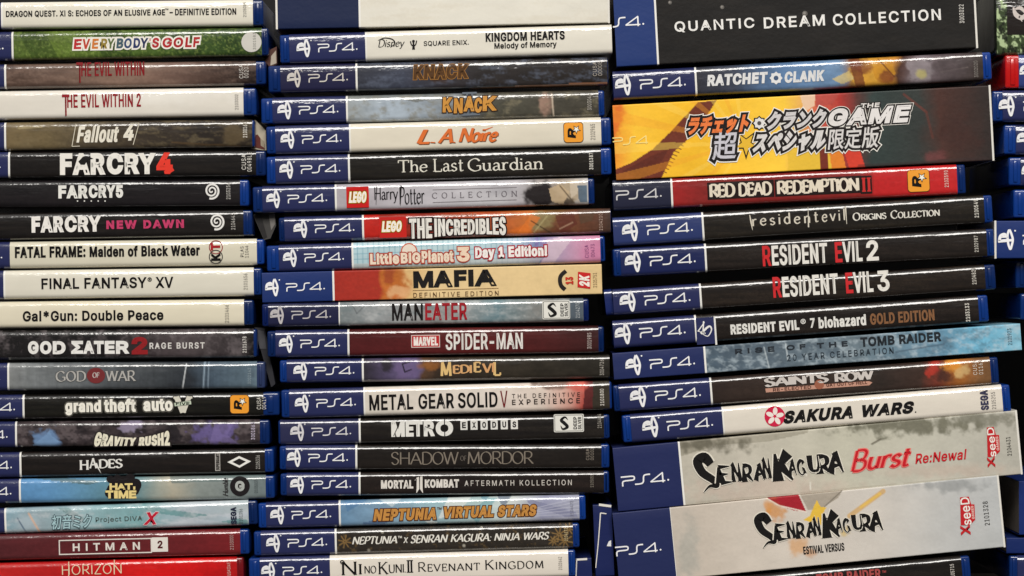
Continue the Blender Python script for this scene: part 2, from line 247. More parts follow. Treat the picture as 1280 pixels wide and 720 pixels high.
* 623|277,306 283,455 157,375 123,434 256,503 123,571 157,631 283,551 277,700 344,700 339,551 464,631 498,571 366,503 498,434 464,375 339,455 344,306
' 284|107,437 97,700 187,700 177,437
! 270|93,221 87,700 182,700 176,221|118,-4 90,12 74,40 74,73 90,101 118,117 151,117 166,111 189,87 197,56 189,25 166,2 151,-4
™ 584|398,448 287,700 333,700 410,516 487,700 532,700 422,448|279,448 279,700 323,700 323,448|496,448 496,700 542,700 542,448|113,448 113,677 158,677 158,448|37,661 37,700 234,700 234,661
® 637|319,163 282,165 246,172 213,184 181,200 152,220 125,243 102,269 83,298 66,330 55,364 47,399 45,436 47,473 55,508 66,542 83,574 102,603 125,629 152,652 181,672 213,688 246,700 282,707 319,709 356,707 391,700 425,688 457,672 486,652 512,629 535,603 555,574 571,542 583,508 590,473 592,436 590,399 583,364 571,330 555,298 535,269 512,243 486,220 457,200 425,184 391,172 356,165|319,229 356,232 390,241 423,257 452,277 477,302 498,332 513,364 523,399 526,436 523,473 513,508 498,540 477,569 452,594 423,615 390,631 356,640 319,643 282,640 247,631 214,615 185,594 160,569 139,540 124,508 114,473 111,436 114,399 124,364 139,332 160,302 185,277 214,257 247,241 282,232|376,311 314,429 376,429 438,311|222,311 222,562 359,561 396,547 416,527 427,499 427,464 415,435 395,413 356,397 255,396 255,438 337,440 354,449 365,469 365,495 354,512 329,520 279,520 279,311
– 481|481,336 481,258 0,258 0,336
- 623|464,336 464,258 157,258 157,336
& 616|271,-9 227,-7 187,2 152,16 121,35 95,58 74,85 59,115 50,148 47,183 49,212 55,238 79,282 117,323 335,494 356,528 360,557 358,578 350,597 338,612 321,625 301,632 261,633 231,623 208,605 193,580 188,549 194,515 219,467 602,0 501,0 148,427 120,473 106,522 106,578 113,605 125,630 141,653 161,671 185,686 212,698 242,704 275,707 309,704 339,698 366,686 389,671 409,653 424,632 436,609 443,583 444,536 434,498 401,447 352,403 186,278 151,240 135,201 135,159 150,120 179,90 218,71 265,64 320,72 370,95 414,131 449,180 472,239 480,309 561,309 554,230 535,170 458,64 434,42 405,24 373,9 305,-7
Σ 656|60,0 60,69 366,379 366,342 263,438 76,631 76,700 591,700 591,622 171,625 165,641 281,534 433,376 433,345 149,59 156,75 596,78 596,0
"""
OUTL = {}
for row in GLYPHS.strip().split('\n'):
    ch, rest = row[0], row[2:]
    adv, *lps = rest.split('|')
    OUTL[ch] = (int(adv) / 1000, [np.array([tuple(map(int, q.split(','))) for q in lp.split()], float) / 1000 for lp in lps])
_bar = lambda y: np.array([(.09, 0), (.09, y), (.175, y), (.175, 0)], float)
OUTL['I'] = (.265, [_bar(.7)]); OUTL['l'] = (.265, [_bar(.72)])
OUTL['0'] = (.56, [q * np.array((.78, 1)) for q in OUTL['O'][1]])
OUTL[' '] = (.25, [])
def outline(ch):
    if ch not in OUTL:                      # Japanese signs: outlines of the built-in font
        cu = bpy.data.curves.new('lettering', 'FONT')
        cu.body = ch; cu.dimensions = '2D'; cu.fill_mode = 'NONE'; cu.resolution_u = 3
        o = bpy.data.objects.new('lettering', cu); me = o.to_mesh()
        co = [v.co[:2] for v in me.vertices]; nb = {i: [] for i in range(len(co))}
        for e in me.edges:
            p, q = e.vertices; nb[p].append(q); nb[q].append(p)
        seen = set(); lps = []
        for s0 in range(len(co)):
            if s0 in seen: continue
            lp = [s0]; seen.add(s0)
            while True:
                nx = [q for q in nb[lp[-1]] if q not in seen]
                if not nx: break
                lp.append(nx[0]); seen.add(nx[0])
            if len(lp) > 2: lps.append(np.array([co[i] for i in lp]))
        o.to_mesh_clear(); bpy.data.objects.remove(o); bpy.data.curves.remove(cu)
        OUTL[ch] = (1.0 if ord(ch) > 255 else .6, lps)
    return OUTL[ch]
def area(p): return .5 * np.sum(p[:, 0] * np.roll(p[:, 1], -1) - np.roll(p[:, 0], -1) * p[:, 1])
def inside(pt, poly):
    r = False; n = len(poly)
    for i in range(n):
        (x0, y0), (x1, y1) = poly[i], poly[(i + 1) % n]
        if (y0 > pt[1]) != (y1 > pt[1]) and pt[0] < (x1 - x0) * (pt[1] - y0) / (y1 - y0) + x0: r = not r
    return r
def fill(loops):
    cu = bpy.data.curves.new('lettering', 'CURVE'); cu.dimensions = '2D'; cu.fill_mode = 'FRONT'
    for p in loops:
        sp = cu.splines.new('POLY'); sp.points.add(len(p) - 1)
        sp.points.foreach_set('co', np.hstack([p, np.zeros((len(p), 1)), np.ones((len(p), 1))]).ravel())
        sp.use_cyclic_u = True
    o = bpy.data.objects.new('lettering', cu); me = o.to_mesh()
    v = [tuple(q.co[:2]) for q in me.vertices]; f = [tuple(q.vertices) for q in me.polygons]
    o.to_mesh_clear(); bpy.data.objects.remove(o); bpy.data.curves.remove(cu)
    return v, f
def body_loops(body, bold, space):
    out = []; X = 0.0
    for ch in body:
        adv, lps = outline(ch)
        out.append([p + np.array((X, 0)) for p in lps])
        X += adv + bold * 1.3 + (space - 1) * .42
    return out
def natural(body, bold, space):
    v = np.vstack([p for g in body_loops(body, bold, space) for p in g]); d = v.max(0) - v.min(0)
    return (d[0] + 2 * bold) / (d[1] + 2 * bold)
def sans(body, bold=0.0, space=1.0, off=0.0, kx=1.0):
    """flat letters: filled outlines, thickened by a mitred band along every outline"""
    V, F, LAY = [], [], []
    n = 0
    for g in body_loops(body, bold / kx, space):
        if not g: continue
        g = [p * np.array((kx, 1)) for p in g]
        ar = [area(p) for p in g]; sg = np.sign(ar[int(np.argmax(np.abs(ar)))])
        outer = [p for p, a in zip(g, ar) if a * sg > 0]; holes = [p for p, a in zip(g, ar) if a * sg <= 0]
        sets = [[p] for p in outer]
        for hh in holes:
            c_ = [s for s in sets if inside(hh[0], s[0])]
            if c_: min(c_, key=lambda s: abs(area(s[0]))).append(hh)
        for s in sets:
            v, f = fill(s); b = len(V); V += v; F += [tuple(i + b for i in q) for q in f]; LAY += [n % 3] * len(v); n += 1
        w = bold + off
        if w > 1e-6:
            for p in g:
                d = np.roll(p, -1, 0) - p; ln = np.maximum(np.hypot(d[:, 0], d[:, 1]), 1e-9); d = d / ln[:, None]
                nn = np.stack([-d[:, 1], d[:, 0]], 1); m = nn + np.roll(nn, 1, 0); ml = np.maximum(np.hypot(m[:, 0], m[:, 1]), .3)
                m = -sg * m / ml[:, None] * np.minimum(2 / ml, 1.7)[:, None]
                k = len(p)
                for i in range(k):                         # every stretch on its own level, so none share a plane
                    j = (i + 1) % k; b = len(V)
                    V += [tuple(p[i] + m[i] * w), tuple(p[i] - m[i] * .012), tuple(p[j] - m[j] * .012), tuple(p[j] + m[j] * w)]
                    LAY += [(n + i) % 7] * 4
                    F.append((b, b + 1, b + 2, b + 3))
                n += 2
    return (np.array(V), F, np.array(LAY))

XH = .62
G = {
'A': '.74|0,0 .37,1|.37,1 .74,0|.14,.35 .6,.35',
'B': '.58|.08,0 .08,1|~.08,1 .38,1 .52,.87 .48,.62 .3,.53 .08,.53|~.3,.53 .54,.44 .58,.18 .4,0 .08,0',
'C': '.7|~.68,.8 .55,.97 .35,1 .1,.8 .03,.5 .1,.2 .35,0 .55,.03 .7,.2',
'D': '.72|.08,0 .08,1|~.08,1 .4,.99 .64,.8 .7,.5 .64,.2 .4,.01 .08,0',
'E': '.55|.08,0 .08,1|.08,1 .52,1|.08,.52 .42,.52|.08,0 .55,0',
'F': '.5|.08,0 .08,1|.08,1 .5,1|.08,.52 .42,.52',
'G': '.76|~.68,.8 .55,.97 .35,1 .1,.8 .03,.5 .1,.2 .35,0 .55,.02 .72,.12|.72,.1 .72,.42|.5,.42 .76,.42',
'H': '.76|.08,0 .08,1|.68,0 .68,1|.08,.52 .68,.52',
'I': '.16|.08,0 .08,1',
'J': '.35|~.28,1 .28,.2 .18,0 .02,.05',
'K': '.68|.08,0 .08,1|.62,1 .08,.42|.25,.58 .68,0',
'L': '.52|.08,1 .08,0|.08,0 .52,0',
'M': '.88|.06,0 .12,1|.12,1 .44,.08|.44,.08 .76,1|.76,1 .82,0',
'N': '.78|.08,0 .08,1|.08,1 .7,0|.7,0 .7,1',
'O': '.78|~.39,1 .14,.85 .04,.5 .14,.15 .39,0 .64,.15 .74,.5 .64,.85 .39,1',
'P': '.56|.08,0 .08,1|~.08,1 .4,1 .55,.86 .53,.6 .35,.46 .08,.46',
'Q': '.78|~.39,1 .14,.85 .04,.5 .14,.15 .39,0 .64,.15 .74,.5 .64,.85 .39,1|.45,.2 .8,-.12',
'R': '.64|.08,0 .08,1|~.08,1 .4,1 .55,.86 .53,.6 .35,.46 .08,.46|.3,.46 .64,0',
'S': '.54|~.48,.82 .38,.98 .2,1 .05,.85 .1,.62 .4,.45 .5,.25 .38,.03 .18,0 .03,.18',
'T': '.64|.32,0 .32,1|0,1 .64,1',
'U': '.74|~.08,1 .08,.3 .2,.03 .37,0 .55,.03 .66,.3 .66,1',
'V': '.7|0,1 .35,0|.35,0 .7,1',
'W': '1|0,1 .25,0|.25,0 .5,1|.5,1 .75,0|.75,0 1,1',
'X': '.7|0,1 .7,0|0,0 .7,1',
'Y': '.66|0,1 .33,.48|.66,1 .33,.48|.33,.48 .33,0',
'Z': '.6|.04,1 .58,1|.58,1 .02,0|.02,0 .6,0',
'a': '.46|~.06,.5 .2,.62 .35,.5 .36,.12 .46,.01|~.36,.36 .12,.3 .05,.12 .18,0 .36,.15',
'b': '.5|.08,1 .08,0|~.08,.45 .27,.62 .45,.45 .45,.17 .27,0 .08,.15',
'c': '.44|~.42,.5 .25,.62 .06,.45 .06,.17 .25,0 .44,.12',
'd': '.5|.42,1 .42,0|~.42,.45 .24,.62 .05,.45 .05,.17 .24,0 .42,.15',
'e': '.47|.05,.34 .43,.36|~.43,.36 .39,.55 .23,.62 .06,.46 .05,.16 .24,0 .45,.13',
'f': '.34|~.34,.95 .22,1 .14,.85 .14,0|.02,.62 .3,.62',
'g': '.5|~.42,.45 .24,.62 .05,.45 .05,.2 .24,.05 .42,.2|~.42,.62 .42,-.1 .24,-.3 .05,-.18',
'h': '.5|.08,0 .08,1|~.08,.45 .26,.62 .42,.48 .42,0',
'i': '.16|.08,0 .08,.62|.07,.8 .08,.9',
'k': '.46|.08,0 .08,1|.42,.62 .08,.25|.2,.36 .46,0',
'l': '.16|.08,0 .08,1',
'm': '.8|.08,0 .08,.62|~.08,.45 .25,.62 .4,.48 .4,0|~.4,.45 .56,.62 .72,.48 .72,0',
'n': '.5|.08,0 .08,.62|~.08,.45 .26,.62 .42,.48 .42,0',
'o': '.5|~.25,.62 .07,.5 .04,.31 .07,.12 .25,0 .43,.12 .46,.31 .43,.5 .25,.62',
'p': '.5|.08,-.3 .08,.62|~.08,.45 .27,.62 .45,.45 .45,.17 .27,0 .08,.15',
'r': '.36|.08,0 .08,.62|~.08,.4 .2,.6 .36,.58',
's': '.38|~.34,.52 .2,.62 .06,.5 .1,.36 .3,.26 .35,.12 .2,0 .03,.1',
't': '.34|~.15,.88 .15,.12 .22,0 .34,.06|.02,.62 .32,.62',
'u': '.5|~.08,.62 .08,.15 .24,0 .42,.17|.42,.62 .42,0',
'v': '.46|0,.62 .23,0|.23,0 .46,.62',
'w': '.7|0,.62 .17,0|.17,0 .35,.62|.35,.62 .52,0|.52,0 .7,.62',
'y': '.46|0,.62 .23,0|~.46,.62 .23,0 .12,-.25 0,-.28',
'.': '.14|.06,.0 .07,.06', ':': '.16|.07,0 .08,.07|.07,.5 .08,.57', '-': '.4|.05,.4 .35,.4', '&': '.7|~.66,.4 .5,.1 .25,0 .08,.2 .2,.45 .45,.7 .36,.95 .2,.95 .16,.75 .4,.35 .68,0',
' ': '.34',
}
def crom(p, n=6, closed=False):
    p = np.array(p, float); out = []
    for i in range(len(p) - 1):
        a = p[i - 1] if i > 0 else (p[-2] if closed else p[0])
        b, c = p[i], p[i + 1]
        d = p[i + 2] if i + 2 < len(p) else (p[1] if closed else p[-1])
        for t in np.arange(n) / n:
            out.append(.5 * (2 * b + (c - a) * t + (2 * a - 5 * b + 4 * c - d) * t * t + (3 * b - a - 3 * c + d) * t ** 3))
    out.append(p[-1])
    return np.array(out)
def ribbon(p, w, V, F, LAY, lay):
    """a flat band along the polyline p with width w (number or one per point)"""
    p = np.array(p, float); n = len(p)
    w = np.broadcast_to(np.asarray(w, float), (n,))
    t = np.gradient(p, axis=0) if n > 2 else np.repeat((p[1] - p[0])[None], 2, 0)
    t /= np.maximum(np.hypot(t[:, 0], t[:, 1]), 1e-9)[:, None]
    nn = np.stack([-t[:, 1], t[:, 0]], 1)
    for i in range(n - 1):
        b = len(V)
        V += [p[i] + nn[i] * w[i] / 2, p[i] - nn[i] * w[i] / 2, p[i + 1] - nn[i + 1] * w[i + 1] / 2, p[i + 1] + nn[i + 1] * w[i + 1] / 2]
        LAY += [(lay + i) % 7] * 4
        F.append((b, b + 1, b + 2, b + 3))
def pen(body, thick=.14, thin=.05, serif=.12, nib=22, gap=.10, small=0, taper=0, extra=0.0, wob=0.0, seed=3):
    """letters drawn as strokes with a broad nib; small > 0 draws lower case as small capitals of that height"""
    rnd = random.Random(seed)
    V, F, LAY = [], [], []
    X = 0.0; lay = 0
    for ch in body:
        sc = 1.0
        if small and ch.islower(): ch = ch.upper(); sc = small
        g = G[ch].split('|'); w = float(g[0])
        dy = rnd.uniform(-wob, wob)
        for st in g[1:]:
            cv = st[0] == '~'
            pts = [tuple(map(float, q.split(','))) for q in st.lstrip('~').split()]
            closed = cv and pts[0] == pts[-1]
            p = crom(pts, 6, closed) if cv else np.array(pts)
            if not cv and taper:
                p = np.array([p[0] + (p[1] - p[0]) * t for t in np.linspace(0, 1, 5)])
            dxy = np.gradient(p, axis=0) if len(p) > 2 else np.repeat((p[1] - p[0])[None], 2, 0)
            ang = np.arctan2(dxy[:, 1], dxy[:, 0])
            wd = thin + (thick - thin) * np.abs(np.sin(ang - math.radians(nib)))
            if taper:
                tt = np.linspace(0, 1, len(p))
                wd = wd * (1 + taper * .6 - taper * 1.5 * tt)
                wd = np.maximum(wd, .02)
            q = p * sc + np.array([X, dy])
            ribbon(q, wd * (sc ** .4) + extra, V, F, LAY, lay % 7); lay += 1
            if serif and not closed:
                for e, k in ((0, 1), (-1, -2)):
                    a = p[e]; d = p[e] - p[k]
                    A = a * sc + np.array([X, dy])
                    if abs(d[1]) > .7 * abs(d[0]) and min(abs(a[1]), abs(a[1] - 1), abs(a[1] - XH), abs(a[1] + .3)) < .02:
                        s2 = serif * sc
                        lft = s2 if not (ch in 'hnmrbdupkil' and a[1] > .1) else s2 * .9
                        rgt = s2 if not (ch in 'hnmrbdupkil' and a[1] > .1) else 0.02
                        zz = A[1] + (thin / 2 if a[1] < .3 else -thin / 2)
                        ribbon([(A[0] - lft - extra / 2, zz), (A[0] + rgt + extra / 2, zz)], thin * 1.1 + extra, V, F, LAY, lay % 7); lay += 1
                    elif abs(d[1]) < .05 and ch in 'EFLTZ' and not cv:
                        if ch == 'T' or e == -1:
                            hgt = -.2 if a[1] > .9 else (.2 if a[1] < .1 else .1)
                            ribbon([(A[0], A[1] - (.1 * sc if .1 < a[1] < .9 else 0)), (A[0], A[1] + hgt * sc)], thin * 1.3 + extra, V, F, LAY, lay % 7); lay += 1
        X += (w + gap) * sc
    return (np.array(V), F, np.array(LAY))

def strokes(list_of):
    V, F, LAY = [], [], []
    for i, (p, w, curved) in enumerate(list_of):
        q = crom(p, 6, tuple(p[0]) == tuple(p[-1])) if curved else p
        if not np.isscalar(w): w = np.interp(np.linspace(0, 1, len(q)), np.linspace(0, 1, len(w)), w)
        ribbon(q, w, V, F, LAY, i % 7)
    return (np.array(V), F, np.array(LAY))
def disc(cx, cy, r, ry=None, n=28):
    a = np.linspace(0, 2 * math.pi, n, endpoint=False)
    return (np.stack([cx + r * np.cos(a), cy + (ry or r) * np.sin(a)], 1), [tuple(range(n))], np.zeros(n, int))
def polyg(pts):
    return (np.array(pts, float), [tuple(range(len(pts)))], np.zeros(len(pts), int))
def rrect(x0, y0, x1, y1, r):
    pts = []
    for cx, cy, a0 in ((x1 - r, y1 - r, 0), (x0 + r, y1 - r, 90), (x0 + r, y0 + r, 180), (x1 - r, y0 + r, 270)):
        for k in range(6):
            a = math.radians(a0 + 18 * k)
            pts.append((cx + r * math.cos(a), cy + r * math.sin(a)))
    return polyg(pts)
def star(cx, cy, r, n=5, inner=.42, rot=90):
    pts = []
    for k in range(2 * n):
        a = math.radians(rot + 180 * k / n); q = r if k % 2 == 0 else r * inner
        pts.append((cx + q * math.cos(a), cy + q * math.sin(a)))
    return polyg(pts)

# ------------------------------------------------------------------ generic mesh linking
def link_mesh(name, verts, faces, mats, parent, midx=None, smooth=False, art=None):
    me = bpy.data.meshes.new(name)
    me.from_pydata([tuple(map(float, v)) for v in verts], [], faces)
    for m in mats: me.materials.append(m)
    if midx is not None: me.polygons.foreach_set('material_index', midx)
    if smooth: me.polygons.foreach_set('use_smooth', [True] * len(me.polygons))
    if art is not None:
        at = me.color_attributes.new('art', 'FLOAT_COLOR', 'POINT')
        at.data.foreach_set('color', np.hstack([np.clip(art, 0, 1), np.ones((len(art), 1))]).astype(np.float32).ravel())
    me.update()
    o = bpy.data.objects.new(name, me)
    COL.objects.link(o)
    if parent is not None: o.parent = parent
    return o
def box(x0, x1, y0, y1, z0, z1):
    v = [(x, y, z) for x in (x0, x1) for y in (y0, y1) for z in (z0, z1)]
    f = [(0, 1, 3, 2), (4, 6, 7, 5), (0, 4, 5, 1), (2, 3, 7, 6), (0, 2, 6, 4), (1, 5, 7, 3)]
    return v, f
def bevel_box(x0, x1, y0, y1, z0, z1, w, seg=3):
    import bmesh
    bm = bmesh.new()
    v, f = box(x0, x1, y0, y1, z0, z1)
    vs = [bm.verts.new(p) for p in v]
    for q in f: bm.faces.new([vs[i] for i in q])
    bmesh.ops.recalc_face_normals(bm, faces=bm.faces)
    bmesh.ops.bevel(bm, geom=list(bm.edges), offset=w, segments=seg, affect='EDGES', profile=.5)
    bm.verts.index_update()
    V = [tuple(p.co) for p in bm.verts]; F = [tuple(q.index for q in p.verts) for p in bm.faces]
    bm.free()
    return V, F

DEPTH = 0.128
WHITE = (226, 221, 208)
INK = (22, 20, 20)
NAVY = (40, 45, 86)

class Case:
    """one game case (or cardboard box) lying on its side, spine to the viewer.
       x0,x1: ends of the printed spine; ya,yb: its top edge at x0 and x1; th: thickness; lt, rt: blue plastic showing at the ends"""
    def __init__(c, label, group, x0, x1, ya, yb, th, lt=0, rt=0, kind='film', back=None, blue=(15, 50, 114), cat='game case', name='game_case', edge=None):
        c.x0, c.x1, c.th, c.kind = x0, x1, th, kind
        c.lt, c.rt = lt, rt
        c.a = math.atan2(ya - yb, x1 - x0)
        c.ca, c.sa = math.cos(c.a), math.sin(c.a)
        c.xm = (x0 + x1) / 2 + c.sa * th / 2
        c.ym = (ya + yb) / 2 + c.ca * th / 2
        c.back = random.uniform(0, .002) if back is None else back
        k = (D + c.back) / D
        c.root = bpy.data.objects.new(name, None)
        c.root.empty_display_size = .01
        COL.objects.link(c.root)
        c.root.location = ((c.xm - 640) * S * k, c.back, (360 - c.ym) * S * k)
        c.root.rotation_euler = (0, -c.a, 0)
        c.root['label'] = label; c.root['category'] = cat; c.root['group'] = group
        c.dec = {}
        if lt + rt and blue == (15, 50, 114):
            j = random.uniform(.66, 1.14); blue = (15 * j, 50 * j, 114 * j + 4)
        c.H = th / 2
        c.L = (x1 - x0) / c.ca / 2
        if kind == 'film':
            w = 2.6 * S
            V, F = bevel_box((-c.L - lt) * S, (c.L + rt) * S, .0007, DEPTH + .003, -(c.H - .9) * S, (c.H - .9) * S, w)
            for sx, e in ((-1, lt), (1, rt)):                    # raised rib and clasp line on each bare plastic end
                if e > 4:
                    xa = sx * (c.L + e * .62) * S; xb = sx * (c.L + e * .25) * S
                    v2, f2 = bevel_box(min(xa, xb), max(xa, xb), .0001, .003, -(c.H - 4.5) * S, (c.H - 4.5) * S, .0005, 2)
                    n = len(V); V += v2; F += [tuple(i + n for i in q) for q in f2]
            link_mesh('shell', V, F, [material('blue_case_plastic', blue, 'plastic')], c.root, smooth=True)
        else:
            V, F = box(-c.L * S + .0006, c.L * S - .0006, .0008, DEPTH - .001, -c.H * S + .0006, c.H * S - .0006)
            link_mesh('inner_tray', V, F, [material('grey_card', (120, 112, 104), 'card')], c.root)
        if edge:                                                  # worn white edge of the cardboard
            for e in edge:
                xe = c.L * S * e
                V, F = box(xe - .0005, xe + .0005, -.0001, DEPTH, -c.H * S - .0001, c.H * S + .0001)
                link_mesh('end_flap', V, F, [material('worn_card_edge', (222, 218, 210), 'card')], c.root)
    def uv(c, x, y):
        dx, dy = x - c.xm, y - c.ym
        return dx * c.ca - dy * c.sa, dx * c.sa + dy * c.ca
    def panel(c, name, xa, xb, paint, dense=True):
        """a stretch of the printed sheet: round the spine and back over both covers"""
        ua = -c.L + (xa - c.x0) / c.ca; ub = -c.L + (xb - c.x0) / c.ca
        H = c.H; r = 6.0 if c.kind == 'film' else 1.3
        r = min(r, H * .4)
        prof = [(DEPTH / S, H), (r * 2.5, H), (r, H)]
        for k in range(1, 6):
            a = math.radians(18 * k); prof.append((r - r * math.sin(a), H - r + r * math.cos(a)))
        nf = max(3, int((2 * H - 2 * r) * (1.0 if dense else .1)))
        bow = .2 if c.kind == 'film' else 0
        for k in range(1, nf):
            z = (H - r) * (1 - 2 * k / nf)
            prof.append((-bow * (1 - (z / (H - r)) ** 2), z))
        prof += [(q[0], -q[1]) for q in reversed(prof[:8])]
        prof = np.array(prof)
        nx = max(2, int((ub - ua) * (1.0 if dense else .02)) + 1)
        us = np.linspace(ua, ub, nx); m = len(prof)
        U = np.repeat(us, m); P = np.tile(prof, (nx, 1))
        verts = np.stack([U * S, P[:, 0] * S, P[:, 1] * S], 1)
        faces = [(i * m + j, i * m + j + 1, (i + 1) * m + j + 1, (i + 1) * m + j) for i in range(nx - 1) for j in range(m - 1)]
        art = None; mat = None
        if callable(paint):
            vv = -P[:, 1]
            A = Art(c.xm + U * c.ca + vv * c.sa, c.ym - U * c.sa + vv * c.ca)
            paint(A); lum = np.clip(A.c.mean(1) * 1.6, 0, 1)
            A.c *= (1 + .34 * (fbm(A.x / 3.2, A.y / 2.4, 21) - .5) * (1.08 - lum))[:, None]; art = A.c
            mat = material('printed_spine_art', None, c.kind)
        else:
            mat = material('plain_print', paint, c.kind)
        o = link_mesh(name, verts, faces, [mat], c.root, smooth=True, art=art)
        return o
    # --- decals: pieces drawn in picture pixels (y down), grouped by part name
    def add(c, name, geo, col, level=0, local=False):
        c.dec.setdefault(name, []).append((geo, col, level, local))
    def fit(c, name, geo, rect, col, level=1, shear=0, rot=0, out=None, outgeo=None, warp=None):
        v, f, lay = geo
        def prep(v):
            v = v.copy(); v[:, 0] += shear * v[:, 1]
            return v
        v = prep(v); lo, hi = v.min(0), v.max(0)
        x0, y0, x1, y1 = rect
        cu, cv = c.uv((x0 + x1) / 2, (y0 + y1) / 2); w, h = x1 - x0, y1 - y0
        def place(v):
            q = (v - lo) / np.maximum(hi - lo, 1e-9) - .5       # -.5 .. .5, y up
            if warp: q = np.array([warp(a, b) for a, b in q])
            if rot == 90: q = np.stack([-q[:, 1], q[:, 0]], 1)
            return np.stack([cu + q[:, 0] * w, cv - q[:, 1] * h], 1)
        if out and outgeo is not None:
            ov, of, ol = outgeo
            c.add(name, (place(prep(ov)), of, ol), out, level - 1, True)
        c.add(name, (place(v), f, lay), col, level, True)
    def text(c, body, rect, col, bold=.012, space=1.0, shear=0, rot=0, out=None, ow=.06, ow2=None, out2=None, name='title', warp=None, level=2):
        w, h = rect[2] - rect[0], rect[3] - rect[1]
        if rot == 90: w, h = h, w
        if name != 'catalogue_number': bold = min(bold * 1.3 + .01, .07)
        kx = min(4.0, max(.25, (w / h) / natural(body, bold, space)))
        bold *= min(1.0, .45 + .55 * kx)
        kx = min(4.0, max(.25, (w / h) / natural(body, bold, space)))
        if out2: c.fit(name, sans(body, bold, space, 0, kx), rect, out2, level - 1, shear, rot, out2, sans(body, bold, space, ow2, kx), warp)
        c.fit(name, sans(body, bold, space, 0, kx), rect, col, level, shear, rot, out, sans(body, bold, space, ow, kx) if out else None, warp)
    def pen(c, body, rect, col, shear=0, rot=0, out=None, ow=.12, name='title', warp=None, level=2, **kw):
        c.fit(name, pen(body, **kw), rect, col, level, shear, rot, out, pen(body, extra=ow, **kw) if out else None, warp)
    def number(c, body, rect, col, body2=None, rect2=None, bold=.0):
        c.text(body, rect, col, bold=bold, rot=90, space=1.22, name='catalogue_number')
        if body2: c.text(body2, rect2, col, bold=bold, rot=90, space=1.22, name='catalogue_number')
    def done(c, parents):
        for name, pcs in c.dec.items():
            V, F, M, MI = [], [], [], []
            for pk, ((v, f, lay), col, level, local) in enumerate(pcs):
                if not local:
                    u_, v_ = c.uv(v[:, 0], v[:, 1]); v = np.stack([u_, v_], 1)
                m = material('printed_ink', col, c.kind)
                if m not in M: M.append(m)
                b = len(V)
                for p, l in zip(v, lay):
                    V.append((p[0] * S, -(.00022 + level * .00003 + l * .000003 + pk % 5 * .0000006), -p[1] * S))
                for q in f:
                    P0, P1, P2 = (v[q[0]], v[q[1]], v[q[2]])
                    a = 0
                    for i in range(len(q)):
                        A_, B_ = v[q[i]], v[q[(i + 1) % len(q)]]; a += A_[0] * B_[1] - B_[0] * A_[1]
                    F.append(tuple(b + i for i in (q if a < 0 else q[::-1]))); MI.append(M.index(m))
            link_mesh(name, V, F, M, parents.get(name, c.root), midx=MI)

def ps_emblem(sc=1.0):
    """the maker's standing-letter emblem, 17 px wide and 22 px high, origin at its centre, y down"""
    k = sc / 12.8; o = np.array((160, 370))
    q = lambda pts: [tuple((np.array(p) - o) * k) for p in pts]
    return strokes([
        (q([(208, 238), (236, 290), (256, 370), (244, 440), (222, 502), (196, 440), (186, 370), (186, 300), (208, 238)]), 31 * k, True),
        (q([(66, 392), (82, 335), (112, 308), (150, 305), (182, 345)]), [30 * k, 50 * k, 50 * k, 34 * k], True),
        (q([(52, 394), (150, 384), (258, 378)]), [38 * k, 42 * k, 30 * k], False),
        (q([(104, 330), (172, 326)]), 34 * k, False)])
def ps_letters(sc=1.0):
    """the console lettering, about 46 px wide, origin at its left middle"""
    k = sc / 12.8 * 46 / 46.0; o = np.array((385, 360))
    q = lambda pts: [tuple((np.array(p) - o) * k) for p in pts]
    w = 19 * k
    return strokes([
        (q([(385, 306), (470, 306), (535, 307), (562, 318), (562, 345), (535, 358), (440, 360), (408, 372), (402, 395), (402, 432)]), w, True),
        (q([(566, 418), (625, 418), (664, 410), (682, 385), (686, 340), (698, 310), (730, 302), (778, 301)]), w, True),
        (q([(942, 425), (942, 296)]), w, False),
        (q([(948, 292), (775, 405)]), w * .85, False),
        (q([(775, 404), (972, 404)]), w * .9, False)])
DOT = lambda sc: disc(0, 0, .95 * sc)
def shift(g, x, y): return (g[0] + np.array((x, y)), g[1], g[2])
def rotg(g, a):
    c, s = math.cos(a), math.sin(a)
    v = g[0]; return (np.stack([v[:, 0] * c + v[:, 1] * s, -v[:, 0] * s + v[:, 1] * c], 1), g[1], g[2])

def build(c, band=None, stripe=2.4, art=WHITE, band_col=NAVY, sc=1.0, logo=True, letters=True, ink=(236, 236, 238), clip=None, first=None, yrel=.52):
    """panels from one end to the other, then the platform print and everything added to the case"""
    parents = {}
    if band is not None:
        p = c.panel('platform_panel', c.x0, band, band_col if not callable(band_col) else band_col, dense=callable(band_col))
        if stripe:
            c.panel('divider_stripe', band, band + stripe, (232, 230, 224), dense=False)
        ybase = c.ym - math.tan(c.a) * (band - 50 - c.xm) + (yrel - .52) * c.th
        def put(name, geo, x, lvl=1):
            y = ybase + math.tan(c.a) * (band - 50 - x)
            g = shift(rotg(geo, c.a), x, y)
            if clip is not None:
                v, f, l = g
                keep = [q for q in f if min(v[i][0] for i in q) >= clip]
                if not keep: return
                used = sorted({i for q in keep for i in q}); mp = {i: n for n, i in enumerate(used)}
                g = (v[used], [tuple(mp[i] for i in q) for q in keep], l[used])
            c.add(name, g, ink, lvl)
        if logo: put('platform_emblem', ps_emblem(sc), band - 77 * sc)
        if letters:
            put('platform_lettering', ps_letters(sc), band - 59 * sc)
            put('platform_lettering', shift(DOT(sc), 0, 3.0 * sc), band - 10.2 * sc)
        if logo: put('platform_emblem', shift(disc(0, 0, .9 * sc), 0, -9.5 * sc), band - 67 * sc)
        parents['platform_emblem'] = parents['platform_lettering'] = p
        xa = band + stripe
    else:
        xa = c.x0
    a = c.panel('artwork_panel', xa, c.x1, art, dense=callable(art))
    for n in c.dec: parents.setdefault(n, a)
    c.done(parents)
    return c

